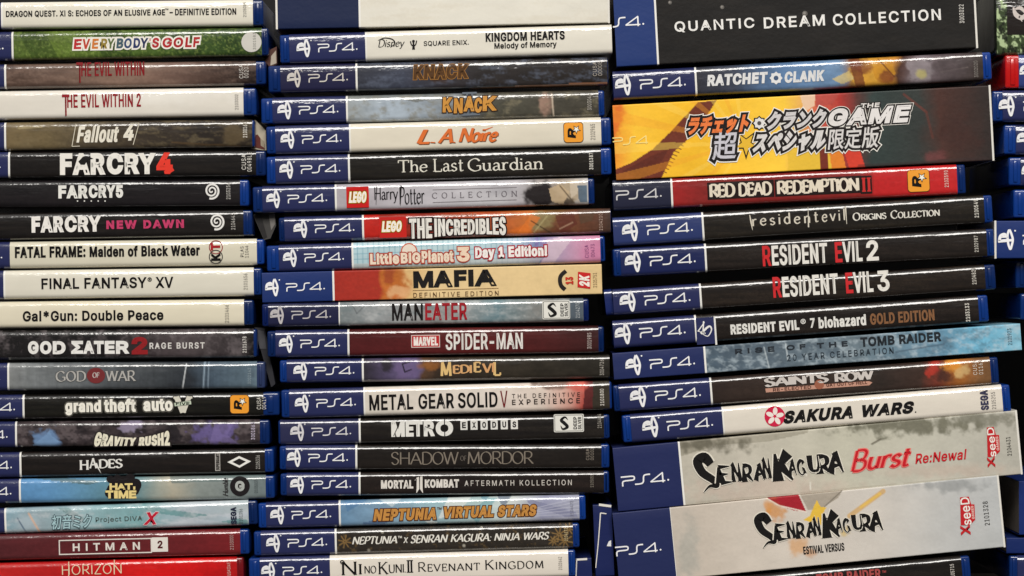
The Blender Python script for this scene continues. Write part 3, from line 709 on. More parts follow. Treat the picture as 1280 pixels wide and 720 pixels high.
# emblems
def star_r(c, x0, y0, x1, y1):
    n = 'studio_emblem'
    cx, cy = (x0 + x1) / 2, (y0 + y1) / 2
    w = (x1 - x0) / 2; h = (y1 - y0) / 2
    R = lambda g: shift(rotg(g, c.a), cx, cy)
    c.add(n, R(rrect(-w - .7, -h - .7, w + .7, h + .7, 4.2)), (70, 40, 20), 0)
    c.add(n, R(rrect(-w, -h, w, h, 3.8)), (238, 158, 52), 1)
    c.text('R', (cx - w * .62, cy - h * .45, cx + w * .25, cy + h * .62), (20, 16, 14), bold=.07, rot=90, name=n, level=3, shear=.15)
    c.add(n, R(star(w * .32, -h * .3, w * .52)), (20, 16, 14), 4)
    c.add(n, R(star(w * .32, -h * .3, w * .36)), (245, 240, 226), 5)
def spiral(c, x, y, r, col=(232, 230, 226)):
    a = np.linspace(0.4, 4.6 * math.pi, 60)
    p = [(x + r * .9 * (t / a[-1]) ** .8 * math.cos(t), y + r * .95 * (t / a[-1]) ** .8 * math.sin(t)) for t in a]
    w = np.linspace(r * .16, r * .24, len(p))
    V, F, L = [], [], []
    ribbon(p, w, V, F, L, 0)
    c.add('studio_emblem', (np.array(V), F, np.array(L)), col, 1)
def silver(c, x0, y0, x1, y1):
    n = 'studio_emblem'; R = lambda g: g
    cx, cy = (x0 + x1) / 2, (y0 + y1) / 2
    q = lambda x, y: (cx + x, cy + y)
    w, h = (x1 - x0) / 2, (y1 - y0) / 2
    g = lambda geo: shift(rotg(geo, c.a), cx, cy)
    c.add(n, g(rrect(-w, -h, w, h, 1.6)), (228, 226, 218), 1)
    c.add(n, g(rrect(-w + 1, -h + 1, w - 1, h - 1, 1.2)), (30, 30, 30), 2)
    c.add(n, g(rrect(-w + 1.6, -h + 1.6, w - 1.6, h - 1.6, 1)), (228, 226, 218), 3)
    k = h / 12
    c.add(n, g(strokes([([(-4 * k - w * .35, 3 * k), (-1 - w * .35, 8 * k), (5 * k - w * .35, 5 * k), (1 - w * .35, 0), (-3 * k - w * .35, -4 * k), (2 * k - w * .35, -8 * k), (6 * k - w * .35, -4 * k)],
                         [.4, 2.6 * k, 4.2 * k, 4.6 * k, 4.2 * k, 2.6 * k, .4], True)])), (24, 24, 24), 4)
    c.text('DEEP', (cx + w * .30, cy - h * .7, cx + w * .54, cy + h * .7), (30, 30, 30), bold=.03, rot=90, name=n, level=4)
    c.text('SILVER', (cx + w * .60, cy - h * .7, cx + w * .84, cy + h * .7), (30, 30, 30), bold=.03, rot=90, name=n, level=4)
def xseed(c, x0, y0, x1, y1):
    n = 'studio_emblem'; red = (190, 34, 40); h = y1 - y0; w = x1 - x0
    c.add(n, polyg([(x0, y0 + 1), (x1 - 4, y0), (x1 - 1, y0 + h * .2), (x1 + 3, y0 + h * .2), (x1 + 4, y0 + h * .6), (x1 - 3, y0 + h * .74), (x0 + 1, y0 + h * .74)]), red, 1)
    c.text('seeD', (x0 + 1.5, y0 + 1, x1 - 2, y0 + h * .74), (240, 236, 228), bold=.005, rot=90, name=n, level=3)
    c.text('X', (x0 + .5, y0 + h * .73, x1 - 2, y1), red, bold=.06, rot=90, name=n, level=3)
    c.text('GAMES', (x1 - .8, y0 + h * .24, x1 + 2.4, y0 + h * .58), (236, 200, 190), bold=.02, rot=90, name=n, level=3)
def brick_maker(c, x0, y0, x1, y1):
    n = 'maker_emblem'
    if y1 - y0 > 20: c.add(n, polyg([c_rot(c, x0, y0, x0, y0, x1, y1), c_rot(c, x1, y0, x0, y0, x1, y1), c_rot(c, x1, y1, x0, y0, x1, y1), c_rot(c, x0, y1, x0, y0, x1, y1)]), (200, 30, 28), 1)
    cy = (y0 + y1) / 2; hh = min(7, (y1 - y0) * .4)
    c.text('LEGO', (x0 + 3, cy - hh, x1 - 3, cy + hh), (244, 240, 232), bold=.045, shear=.12, out=(222, 180, 50), ow=.04, out2=(24, 18, 16), ow2=.075, name=n, level=3)
def c_rot(c, x, y, x0, y0, x1, y1):
    cx, cy = (x0 + x1) / 2, (y0 + y1) / 2
    dx, dy = x - cx, y - cy
    return (cx + dx * c.ca + dy * c.sa, cy - dx * c.sa + dy * c.ca)
def frame(c, name, x0, y0, x1, y1, t, col, level=1):
    P = lambda x, y: c_rot(c, x, y, x0, y0, x1, y1)
    for a in ((x0, y0, x1, y0 + t), (x0, y1 - t, x1, y1), (x0, y0 + t, x0 + t, y1 - t), (x1 - t, y0 + t, x1, y1 - t)):
        c.add(name, polyg([P(a[0], a[1]), P(a[2], a[1]), P(a[2], a[3]), P(a[0], a[3])]), col, level)
def rect(c, name, x0, y0, x1, y1, col, level=1):
    c.add(name, polyg([c_rot(c, a, b, x0, y0, x1, y1) for a, b in ((x0, y0), (x1, y0), (x1, y1), (x0, y1))]), col, level)

# ------------------------------------------------------------------ setting: a dark shelf
def struct(name, v, f, rgb):
    o = link_mesh(name, v, f, [material(name + '_paint', rgb, 'rough')], None)
    o['kind'] = 'structure'
struct('back_wall', *box(-.75, .75, .24, .26, -.5, .5), (16, 14, 14))
struct('shelf_board', *box(-.75, .75, -.05, .24, -.20, -.1695), (46, 38, 32))

# ------------------------------------------------------------------ first stack
GL = 'game cases lying in the first stack, cut by the frame edge'
GM = 'game cases lying in the middle stack'
GR = 'game cases lying in the third stack'
X0 = -88

def tiny_clouds(A, c, seed, op=.5): A.specks(c, 18, 6, .56, op, seed, .12)

c = Case('cream-spined case with one very long line of black capitals, topmost in its stack', GL, X0 - 0, 316, 3.4, -1, 33.5, 13, 13)
c.text('DRAGON QUEST. XI S: ECHOES OF AN ELUSIVE AGE', (7.4, 12.6, 206.5, 20.8), INK, bold=.02)
c.text('™', (206.5, 10.6, 210.5, 12.6), INK, bold=0)
c.text('– DEFINITIVE EDITION', (212, 10.6, 295.4, 18.9), INK, bold=.02)
c.number('2105055', (304, 3, 308, 21), (90, 88, 84))
build(c, 1, art=(224, 219, 204))

def art(A):
    A.base((62, 88, 38)); A.gx((0, (74, 92, 44)), (60, (92, 112, 46)), (150, (74, 96, 40)), (250, (58, 80, 36)), (327, (48, 66, 34)))
    for x, w in ((20, 34), (110, 40), (205, 34), (262, 26)): A.poly([(x, 36), (x + w, 36), (x + w + 22, 78), (x + 22, 78)], (40, 60, 26), .55)
    A.specks((120, 138, 70), 2.2, 2.2, .60, .5, 3); A.mott(.45, 2.2, 2.2, 9); A.mott(.25, 14, 10, 2)
c = Case('green grass-patterned case with rainbow-coloured title and round white sticker', GL, X0, 327, 41, 34, 36, 9, 8.5)
R0 = [('EVE', (92, 47.6, 117, 61.3), (186, 52, 48)), ('R', (118, 47.4, 124.5, 61), (196, 120, 54)), ('Y', (124, 47.2, 133, 60.8), (110, 120, 58)), ('BO', (134, 47, 151, 60.6), (70, 84, 96)), ('DY', (152, 46.5, 171, 60.3), (46, 60, 104)), ("'S", (170, 46.2, 182, 60), (168, 46, 50)), ('GOLF', (198, 45.6, 250, 59.3), (172, 40, 44))]
R0 = [('E', 92, 103, (184, 40, 44)), ('V', 103, 113, (190, 66, 46)), ('E', 113.5, 123, (206, 120, 52)), ('R', 124, 133, (150, 128, 58)), ('Y', 132.5, 142, (96, 112, 66)), ('B', 142.5, 152, (66, 92, 104)), ('O', 152, 162, (52, 74, 112)), ('D', 162.5, 172, (44, 58, 104)), ('Y', 171.5, 182, (48, 54, 92)), ("'", 182, 184.5, (160, 46, 60)), ('S', 185, 194.5, (178, 42, 50)), ('G', 197.5, 210, (178, 42, 46)), ('O', 210.5, 223, (170, 40, 46)), ('L', 224, 233, (172, 40, 44)), ('F', 233.5, 243, (176, 42, 44))]
for ch, a, b, k in R0:
    s = 250 / 243.0
    a, b = 91.6 + (a - 92) * 1.055, 91.6 + (b - 92) * 1.055
    m = (a + b) / 2; y = 55.2 - .0165 * (m - 92) * 1.0
    hh = 6.3
    c.text(ch, (a + .4, y - hh, b - .6, y + (hh if ch != "'" else -2)), k, bold=.03, shear=.12, out=(236, 232, 222), ow=.13, name='title')
c.add('sticker', disc(314.5, 52.6, 12.6), (205, 202, 194), 1)
c.number('3001583', (316.5, 41, 320, 62), (66, 66, 62))
build(c, 14, art=art, sc=1.05)

def art(A):
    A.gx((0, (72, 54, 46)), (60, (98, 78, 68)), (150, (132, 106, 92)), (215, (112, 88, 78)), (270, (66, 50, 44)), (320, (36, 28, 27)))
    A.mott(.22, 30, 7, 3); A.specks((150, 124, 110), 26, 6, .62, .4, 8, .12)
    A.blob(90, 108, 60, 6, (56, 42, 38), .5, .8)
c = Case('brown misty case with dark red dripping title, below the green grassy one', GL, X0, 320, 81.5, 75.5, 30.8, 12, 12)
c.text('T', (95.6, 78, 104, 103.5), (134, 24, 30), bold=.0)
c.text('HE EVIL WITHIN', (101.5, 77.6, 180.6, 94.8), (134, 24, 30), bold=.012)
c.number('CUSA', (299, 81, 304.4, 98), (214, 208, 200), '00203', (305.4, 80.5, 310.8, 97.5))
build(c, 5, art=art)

def art(A): A.base((222, 216, 205)); A.mott(.05, 40, 8); A.blob(200, 122, 90, 9, (234, 230, 222), .6, .9)
c = Case('white case with dark red dripping title that ends in a digit 2', GL, X0, 304, 115, 109, 36, 12, 16)
c.text('T', (77.6, 118, 87, 144.7), (146, 26, 36), bold=.0)
c.text('HE EVIL WITHIN 2', (84, 117.2, 176.2, 134), (146, 26, 36), bold=.012)
c.number('2103002', (293.6, 118, 298, 137), (110, 106, 102))
build(c, -18, art=art)

def art(A):
    A.gx((0, (112, 96, 68)), (60, (104, 90, 64)), (95, (80, 70, 54)), (180, (58, 50, 42)), (250, (44, 38, 34)), (315, (52, 44, 36)))
    A.mott(.3, 22, 8, 3); A.specks((126, 112, 84), 16, 5, .60, .4, 5)
    A.blob(292, 168, 16, 13, (92, 78, 56), .8, .3, .3); A.line(24, 160, 52, 158, 3, (176, 160, 122), .6); A.line(215, 178, 300, 183, 2, (84, 66, 44), .7)
c = Case('olive brown case with slanted white title between two thin slanted lines', GL, X0, 315, 154, 149, 35.4, 9, 3)
c.text('Fallout', (95.5, 157, 149, 178.2), (232, 226, 210), bold=.035, shear=.2)
c.text('4', (154, 155.8, 167.5, 175.8), (232, 226, 210), bold=.035, shear=.2)
c.add('title', strokes([([(95, 155), (90, 183)], .9, False), ([(174, 154), (166.5, 181)], .9, False), ([(90, 183), (100, 182.6)], .8, False), ([(163, 154.2), (174, 154)], .8, False)]), (214, 206, 186), 1)
c.number('2100168', (303.6, 153, 309, 172), (226, 220, 208), bold=.02)
build(c, 5, art=art)

BLK = (32, 28, 28)
def black_art(seed, tint=(46, 40, 36), base=BLK):
    def f(A):
        A.base(tuple(q * .66 for q in base)); A.specks(tuple(q * .78 for q in tint), 60, 3.2, .56, .7, seed, .15); A.mott(.25, 40, 5, seed + 1)
    return f
c = Case('black case with huge white title and ragged bright red 4', GL, X0, 320, 190.3, 187.5, 33, 9, 12)
c.text('FAR', (75, 191.5, 132, 218.6), (236, 232, 224), bold=.07)
c.text('CRY', (133.5, 191, 195, 218), (236, 232, 224), bold=.07)
c.text('4', (195.5, 190.5, 216, 217.5), (226, 60, 46), bold=.07)
c.add('title', polyg([(98, 202), (104, 195.5), (113, 196.5), (117, 198.5), (110, 200), (106, 206), (101, 206)]), (26, 24, 24), 4)
c.add('title', polyg([(205, 214), (216, 210), (218, 213), (212, 217), (206, 217.6)]), (226, 60, 46), 1)
c.number('CUSA', (302, 193, 307.6, 212), (228, 224, 216), '00498LE', (309, 190.6, 314.6, 214.5))
build(c, 10, art=black_art(2))

c = Case('black case with white title ending in 5, dots beneath and a white spiral emblem', GL, X0, 300, 226.2, 223.8, 34.6, 12, 11)
c.text('FAR', (73, 231.6, 110, 248), (232, 230, 224), bold=.07)
c.text('CRY5', (111, 231, 154, 247.4), (232, 230, 224), bold=.06)
for k in range(5): c.add('title', disc(97 + 8.6 * k, 251.3, .9), (222, 220, 214), 1)
spiral(c, 264.8, 238.5, 10.5)
c.number('2103256', (283, 229, 288, 249), (214, 210, 204))
build(c, -22, art=black_art(3, (44, 38, 40), (34, 30, 34)))

c = Case('black case with white title followed by spaced pink words and a white spiral emblem', GL, X0, 304, 268, 261.8, 33.4, 12, 11)
c.text('FAR', (39.5, 270.4, 80, 290.6), (238, 234, 228), bold=.07)
c.text('CRY', (81, 269.8, 126.5, 290), (238, 234, 228), bold=.07)
c.text('NEW DAWN', (133, 275, 230, 285.6), (196, 62, 104), bold=.05, space=1.25)
spiral(c, 271, 277, 10.5)
c.number('2104643', (288.8, 267, 294, 287), (200, 196, 190))
build(c, -20, art=black_art(4))

c = Case('cream case with bold black title and a red and black double-circle emblem', GL, X0, 321, 303.5, 298, 33.4, 10, 9)
c.text('FATAL FRAME:', (18.6, 308, 107, 322), INK, bold=.035)
c.text('Maiden of Black Water', (112, 306.8, 250, 320.6), INK, bold=.035)
for yy, k in ((309, (150, 40, 44)), (321, (40, 38, 38))):
    a = np.linspace(0, 2 * math.pi, 30)
    c.add('studio_emblem', strokes([([(270 + 8.2 * math.cos(t), yy + 8.2 * math.sin(t)) for t in a], 1.1, False)]), k, 1)
c.text('T', (263.5, 303.6, 275.5, 313), (170, 34, 40), bold=.06, rot=90, name='studio_emblem')
c.text('K', (264, 316, 276, 326), (22, 20, 20), bold=.06, rot=90, name='studio_emblem')
c.number('PLAS', (300.6, 308, 305, 321), (96, 92, 88), '11044', (306.4, 307, 311, 322))
build(c, 12, art=(214, 208, 188), stripe=0)

c = Case('cream case with light black capitals and a tiny registered mark, ending in XV', GL, X0, 317, 339.4, 334, 36, 10, 10)
c.text('FINAL FANTASY', (51.8, 347, 183.5, 360.8), INK, bold=.015)
c.text('®', (184.5, 346.6, 190, 352), INK, bold=0)
c.text('XV', (194.5, 346, 216.8, 359.8), INK, bold=.015)
c.number('2101656', (304.6, 342, 309.6, 362), (120, 116, 108))
build(c, 4, art=(220, 215, 200))

c = Case('cream case with black mixed-case title that has an asterisk in its first word', GL, X0, 305, 378, 374, 33.4, 12, 12)
c.text('Gal*Gun: Double Peace', (28.4, 387.8, 204.5, 401), INK, bold=.022)
c.number('2101466', (281.4, 381, 286.4, 403), (110, 104, 96))
build(c, -22, art=(222, 214, 192))

def art(A):
    A.base((34, 31, 32)); A.gx((0, (30, 28, 29)), (140, (27, 25, 26)), (200, (62, 54, 56)), (245, (74, 66, 68)), (285, (56, 50, 52)), (317, (24, 22, 22)))
    A.specks((108, 100, 102), 9, 12, .63, .6, 6); A.mott(.4, 12, 9, 3)
c = Case('charcoal case with blocky white title, big dark red 2 and small spaced words', GL, X0, 317, 414, 410.5, 36.6, 10, 4)
for ch, a, b in (('G', 35, 48.5), ('O', 50, 64.5), ('D', 66, 82)): c.text(ch, (a, 426.3, b, 442.7), (232, 230, 226), bold=.085)
for ch, a, b in (('Σ', 89, 104), ('A', 104, 118), ('T', 117.5, 130), ('E', 131, 143.5), ('R', 145, 162)): c.text(ch, (a, 426, b, 442.3), (232, 230, 226), bold=.085)
c.text('2', (164.5, 421, 184.8, 443), (142, 32, 36), bold=.075)
c.text('RAGE BURST', (187, 428, 256, 436), (214, 210, 206), bold=.02, space=1.35)
c.number('2101678', (303.4, 420.6, 308.4, 441), (222, 218, 212), bold=.02)
build(c, -16, art=art)

def art(A):
    A.gx((0, (134, 136, 136)), (40, (116, 120, 122)), (120, (88, 92, 96)), (190, (62, 66, 70)), (235, (46, 50, 56)), (262, (70, 84, 98)), (321, (92, 110, 122)))
    A.mott(.22, 4, 26, 3); A.mott(.2, 20, 6, 5)
    A.line(233, 455, 228, 487, 1.2, (206, 210, 212), .9); A.line(256, 452, 254, 488, 2, (146, 164, 180), .7); A.line(261, 452, 260, 488, 1, (146, 164, 180), .7)
c = Case('steel grey case with pale serif title across a dark red round mark', GL, X0, 321, 454.4, 451.6, 34.6, 10, 10, blue=(44, 56, 92))
c.add('title', strokes([([(109 + 11 * math.cos(t) , 469.4 + 9.5 * math.sin(t)) for t in np.linspace(0, 6.2832, 24)], 3, False)]) if False else disc(120, 469.4, 11.5, 9.8), (116, 46, 48), 1)
c.pen('GOD', (69.6, 463.4, 107.6, 477.2), (176, 174, 170), thick=.16, thin=.06, out=(60, 58, 58), ow=.07, level=3)
c.pen('OF', (115.6, 465.4, 124.4, 472.4), (190, 180, 176), thick=.2, thin=.09, serif=.06, level=3)
c.pen('WAR', (131.5, 463, 170, 476.6), (176, 174, 170), thick=.16, thin=.06, out=(60, 58, 58), ow=.07, level=3)
c.number('3002142', (309.8, 460, 313.8, 480), (150, 164, 172))
build(c, 9, art=art)

c = Case('black case with outlined white lower-case title and orange star emblem', GL, X0, 329, 494.8, 490, 30.4, 6, 20)
c.text('grand', (81.5, 500, 126.5, 519), (240, 236, 224), bold=.055, out=(20, 18, 16), ow=.05, out2=(150, 146, 134), ow2=.068)
c.text('theft', (130, 498, 170, 515.2), (240, 236, 224), bold=.055, out=(20, 18, 16), ow=.05, out2=(150, 146, 134), ow2=.068)
c.text('auto', (179, 498.6, 216, 514), (240, 236, 224), bold=.055, out=(20, 18, 16), ow=.05, out2=(150, 146, 134), ow2=.068)
c.pen('V', (217, 494.6, 240.6, 516.6), (214, 210, 196), serif=.16, thick=.3, thin=.13, out=(20, 18, 16), ow=.07, level=3)
c.add('title', strokes([([(217.6, 505.8), (239.6, 503)], 5.4, False)]), (20, 18, 16), 5)
c.add('title', strokes([([(218.2, 505.7), (239, 503.1)], 4.4, False)]), (196, 206, 186), 6)
c.text('FIVE', (220, 502.4, 237, 506.4), (30, 34, 28), bold=.03, level=7)
star_r(c, 288, 494, 311, 516.5)
c.number('CUSA', (321, 496.4, 326.4, 511.6), (222, 218, 208), '00419', (327.4, 496, 332.6, 511.6))
build(c, 28, art=black_art(5, (44, 42, 34), (28, 26, 24)))

def art(A):
    A.base((58, 50, 52)); A.mott(.5, 16, 10, 3); A.specks((104, 94, 96), 10, 6, .56, .7, 5); A.specks((32, 28, 32), 9, 6, .6, .8, 15)
    A.blob(58, 549, 15, 10, (106, 136, 176), .9, .5, 1.2, 2); A.poly([(40, 557), (58, 543), (62, 538), (64, 544), (74, 552), (66, 558)], (118, 150, 188), .7); A.blob(272, 545, 23, 15, (104, 92, 144), .9, .5, 1.2, 4); A.poly([(268, 530), (292, 530), (284, 544), (300, 556), (272, 552), (262, 556)], (122, 108, 160), .6); A.blob(160, 534, 14, 9, (150, 140, 164), .8, .3, .9, 6); A.blob(215, 538, 12, 10, (34, 30, 34), .9, .3, .8)
c = Case('murky grey case with purple and blue blotches and sagging white slanted title', GL, X0, 325, 527.8, 524, 32.4, 12, 12)
c.text('GRAVITY RUSH2', (117, 531, 214, 555.5), (234, 228, 206), bold=.045, shear=.1, out=(40, 34, 34), ow=.07,
       warp=lambda a, b: (a * (1 - .06 * (b + .5)) , (b - .0) * (.42 + 1.55 * a * a) - .36 + 1.1 * a * a * .62))
c.number('3001863', (314, 528, 319, 549.6), (196, 186, 206), bold=.02)
build(c, 18.6, art=art)

c = Case('black case with white serif title and white diamond emblem', GL, X0, 331, 567.4, 560, 31.4, 4, 11)
c.pen('H', (99.6, 575.2, 111, 587.2), (228, 226, 220), thick=.2, thin=.08)
c.pen('A', (111.5, 572.4, 121.5, 585.6), (228, 226, 220), thick=.2, thin=.08)
c.add('title', polyg([(118, 579), (121.2, 578.6), (126.6, 592)]), (228, 226, 220), 1)
c.pen('DES', (123.5, 573.6, 153.5, 585.4), (228, 226, 220), thick=.2, thin=.08)
rect(c, 'studio_emblem', 269, 566, 275.4, 588.6, (176, 172, 166))
c.text('SUPERGIANT', (270, 567, 274.6, 587.6), (34, 30, 30), bold=.05, rot=90, name='studio_emblem', level=3)
c.add('studio_emblem', polyg([(284.4, 577.6), (299, 570), (314, 576.6), (299.6, 584.6)]), (236, 234, 228), 1)
c.add('studio_emblem', polyg([(290.6, 577.4), (299.2, 573), (307.8, 576.9), (299.4, 581.8)]), (34, 30, 30), 2)
c.number('2105336', (320, 569, 325, 586), (196, 192, 186))
build(c, 24, art=black_art(6, (48, 40, 36), (36, 31, 30)))

def art(A):
    A.gx((0, (86, 134, 182)), (60, (98, 150, 196)), (130, (96, 138, 156)), (175, (112, 142, 146)), (215, (176, 170, 152)), (250, (140, 148, 144)), (331, (112, 124, 126)))
    A.mott(.14, 30, 12, 3); A.poly([(23, 596), (110, 606), (128, 602), (23, 592)], (84, 108, 112), .8); A.poly([(210, 592), (331, 588), (331, 600), (215, 604)], (96, 112, 112), .7)
c = Case('sky blue to grey case with lumpy cream title on black splotch and ring emblem', GL, X0, 332, 600.6, 593.7, 30.2, 4, 11)
ink = (28, 24, 26)
for x, y, r, q in ((154, 612, 21, 11), (154, 603, 17, 8), (138, 599, 5, 4.5), (147, 597.6, 5, 4.5), (163, 597, 6, 5), (170, 606, 7, 8), (140, 616, 9, 7)): c.add('title', disc(x, y, r, q, 14), ink, int(x) % 3)
for ch, a, b, y0, y1 in (('H', 137, 147, 604, 612.4), ('A', 146.5, 157, 604.4, 612), ('T', 156, 166, 604, 612), ('i', 166.5, 169.5, 608, 612)): c.text(ch, (a, y0, b, y1), (232, 210, 140), bold=.08, level=5)
for ch, a, b in (('T', 132, 142), ('I', 142.8, 147.4), ('M', 148.2, 160.6), ('E', 161.4, 170.6)): c.text(ch, (a, 613, b, 623), (232, 210, 140), bold=.085, level=5)
c.add('studio_emblem', disc(300, 607.5, 12.4), (32, 28, 30), 1)
c.text('G', (294, 601, 306, 614), (176, 180, 176), bold=.06, name='studio_emblem', level=3)
c.pen('Hmmble'.replace('mm', 'u' 'm'), (278.6, 597, 285.6, 620), (44, 40, 42), serif=0, thick=.16, thin=.12, rot=90, shear=.3, name='studio_emblem')
c.number('2105035', (318, 599, 322.4, 616), (70, 78, 80))
build(c, 23.4, art=art)

def art(A):
    A.gx((0, (134, 164, 178)), (50, (150, 170, 178)), (120, (144, 178, 184)), (180, (120, 164, 168)), (230, (164, 178, 188)), (310, (170, 182, 186)))
    A.blob(36, 655, 18, 12, (176, 188, 196), .6, .7); A.line(36, 642, 50, 666, 2.4, (216, 176, 150), .8); A.line(22, 648, 34, 668, 1.6, (74, 96, 120), .8)
    A.poly([(72, 635), (84, 634), (112, 652), (100, 654)], (108, 138, 140), .8); A.poly([(180, 633), (310, 650), (310, 657), (185, 640)], (96, 142, 144), .8)
    A.poly([(190, 660), (250, 645), (310, 640), (310, 645), (215, 665)], (186, 194, 204), .7); A.mott(.14, 18, 9, 3); A.specks((204, 208, 212), 24, 7, .62, .5, 6)
c = Case('pale teal streaked case with thin dark Japanese title and red slanted X', GL, X0, 310, 638.8, 625, 31.8, 12, 11)
c.text('初音ミク', (64.6, 643, 114.6, 661), (168, 200, 206), bold=.005, shear=.1, out=(66, 84, 92), ow=.045)
c.text('Project DIVA', (119.6, 645.6, 178, 653), (76, 88, 84), bold=.0, space=1.1)
c.text('X', (179, 640, 199, 656), (188, 30, 52), bold=.05, shear=.35, out=(226, 200, 204), ow=.04)
c.text('SEGA', (288.4, 633.6, 295.8, 655), (34, 40, 62), bold=.075, rot=90, name='studio_emblem')
c.number('2101356', (299, 636, 303.4, 654), (76, 84, 88))
build(c, 5, art=art)

def art(A): A.base((98, 36, 40)); A.gx((0, (84, 36, 40)), (190, (100, 34, 38)), (300, (118, 32, 36))); A.mott(.14, 40, 6, 3)
c = Case('dark maroon case with boxed, widely spaced white capitals and a 2 in a white square', GL, X0, 300, 670, 661, 33, 12, 11)
frame(c, 'title', 73.6, 673.6, 190, 692.4, 1.4, (224, 216, 208))
rect(c, 'title', 190, 671.6, 210, 689.6, (226, 220, 212))
c.text('HITMAN', (91, 678.4, 175, 688), (228, 220, 212), bold=.02, space=1.9)
c.text('2', (197, 675.6, 203.4, 685.4), (84, 34, 36), bold=.03, level=3)
c.number('2103000', (287.4, 668.6, 292, 687), (196, 170, 164))
build(c, -22, art=art)

def art(A): A.base((192, 26, 28)); A.gx((0, (190, 36, 34)), (60, (178, 30, 30)), (150, (206, 26, 26)), (230, (214, 22, 24)), (296, (170, 20, 22))); A.mott(.16, 30, 12, 3)
c = Case('bright red case with thin cream capitals, lowest in view of its stack', GL, X0, 296, 706.6, 696, 35, 12, 8, blue=(112, 20, 26))
c.pen('HORIZON', (77.5, 705.4, 152, 718), (232, 214, 180), serif=0, thick=.09, thin=.08, gap=.16)
c.add('title', strokes([([(86, 702), (86, 722)], 1.1, False), ([(143, 699.6), (143, 718)], 1.1, False)]), (232, 214, 180), 1)
c.text('ZERO DAWN', (95, 722, 136, 727), (232, 214, 180), bold=.0, space=1.4)
c.number('CUSA00493', (284, 701, 288.4, 722), (214, 190, 180))
build(c, -26, art=art)

# ------------------------------------------------------------------ middle stack
def art(A): A.base((220, 216, 204)); A.mott(.05, 30, 10); A.specks((206, 198, 180), 40, 8, .6, .4, 3)
c = Case('thick white cardboard box with a deep blue end, topmost of the middle stack', GM, 344.8, 760, -28, -36, 64.4, kind='card', cat='game box', name='game_box', back=.0005, edge=(-1, 1))
build(c, 447.4, art=art, logo=False, letters=False, band_col=(24, 35, 68))

def art(A): A.base((226, 221, 208)); A.mott(.04, 30, 10)
c = Case('cream case with two-line black title and a black script logo, under the thick white box', GM, 361, 764.4, 42.4, 30, 37, 12, 0)
c.pen('Disney', (472.7, 48.6, 506, 61.4), INK, serif=0, thick=.13, thin=.05, shear=.2, name='maker_emblem')
c.add('maker_emblem', strokes([([(472.5, 50.6), (480, 47.6), (490, 49), (493.6, 54), (488, 59.4)], [.5, 1.2, 1.5, 1.3, .6], True)]), INK, 1)
c.add('maker_emblem', strokes([([(513, 51.5), (514.4, 56), (517, 57.6), (519.6, 55.6), (520.8, 50.6)], 1.4, True), ([(516.8, 50), (517, 62)], [1.4, 3.6], False)]), INK, 1)
c.add('maker_emblem', disc(516.8, 51.6, 1.8), INK, 3)
c.text('SQUARE ENIX.', (529.5, 50.6, 586, 57.2), INK, bold=.005, name='maker_emblem')
c.text('KINGDOM HEARTS', (607, 39.6, 706, 51), INK, bold=.03)
c.text('Melody of Memory', (618, 52.4, 696, 61.6), INK, bold=.02, name='subtitle')
build(c, 456, art=art, stripe=2)

def art(A):
    A.gx((446, (58, 60, 70)), (500, (60, 64, 78)), (560, (58, 54, 58)), (600, (46, 42, 42)), (759, (40, 35, 32))); A.mott(.32, 22, 7, 3); A.specks((98, 106, 124), 16, 6, .62, .5, 6)
    A.blob(551, 91, 15, 13, (66, 44, 28), .9, .3, .2)
    A.poly([(512, 113.5), (759, 102.6), (759, 108), (512, 119)], (176, 122, 90))
c = Case('dark slate case with outlined bronze title over a round mark and a tan lower edge', GM, 350, 759, 81, 71, 35, 15.5, 1)
c.text('KNACK', (516.4, 80.4, 586.4, 99), (84, 56, 30), bold=.05, shear=.08, out=(160, 112, 54), ow=.035)
c.number('CUSA', (741, 77.4, 746, 95), (176, 168, 158), '00008', (747.4, 76.8, 752.6, 94.6))
build(c, 444, art=art, band_col=(36, 36, 66), ink=(206, 200, 194))

def art(A):
    A.gx((434, (150, 156, 158)), (480, (170, 182, 194)), (540, (150, 160, 170)), (585, (104, 106, 106)), (612, (76, 74, 64)), (748, (66, 62, 54)))
    A.poly([(434, 116), (560, 112), (560, 120), (520, 128), (500, 123), (434, 124)], (112, 114, 110), .8); A.blob(682, 128, 8, 14, (158, 128, 112), .9, .4, .6); A.line(690, 118, 692, 144, 1.6, (196, 180, 160), .8)
    A.mott(.25, 10, 8, 3); A.blob(586, 130, 10, 18, (70, 76, 84), .9, .4, .3)
    A.specks((128, 120, 98), 12, 8, .64, .6, 6)
c = Case('case fading from pale blue-grey to mossy brown, with shiny golden five-letter title', GM, 340, 748, 121.6, 112, 33.5, 14.5, 7.5)

for ch, a, b, dy in (('K', 553, 566, 0), ('N', 567, 579, 1.5), ('A', 579, 593, -.5), ('C', 593, 603, 1.5), ('K', 603, 622, -.5)):
    y = 131 - .026 * (a - 553) + dy
    c.text(ch, (a, y - 9.4, b, y + 9.4), (206, 146, 66), bold=.055, shear=.06, out=(52, 32, 22), ow=.06)
c.add('title', strokes([([(578, 116.6), (596, 116)], 2.4, False), ([(584, 117), (585, 143)], 2.2, False), ([(590, 117), (590.6, 143)], 2.2, False), ([(577, 143.6), (600, 142.6)], 2.6, False)]), (104, 112, 122), 0)
c.number('3003046', (734.4, 117.6, 739.4, 137.6), (196, 190, 180))
build(c, 432, art=art)

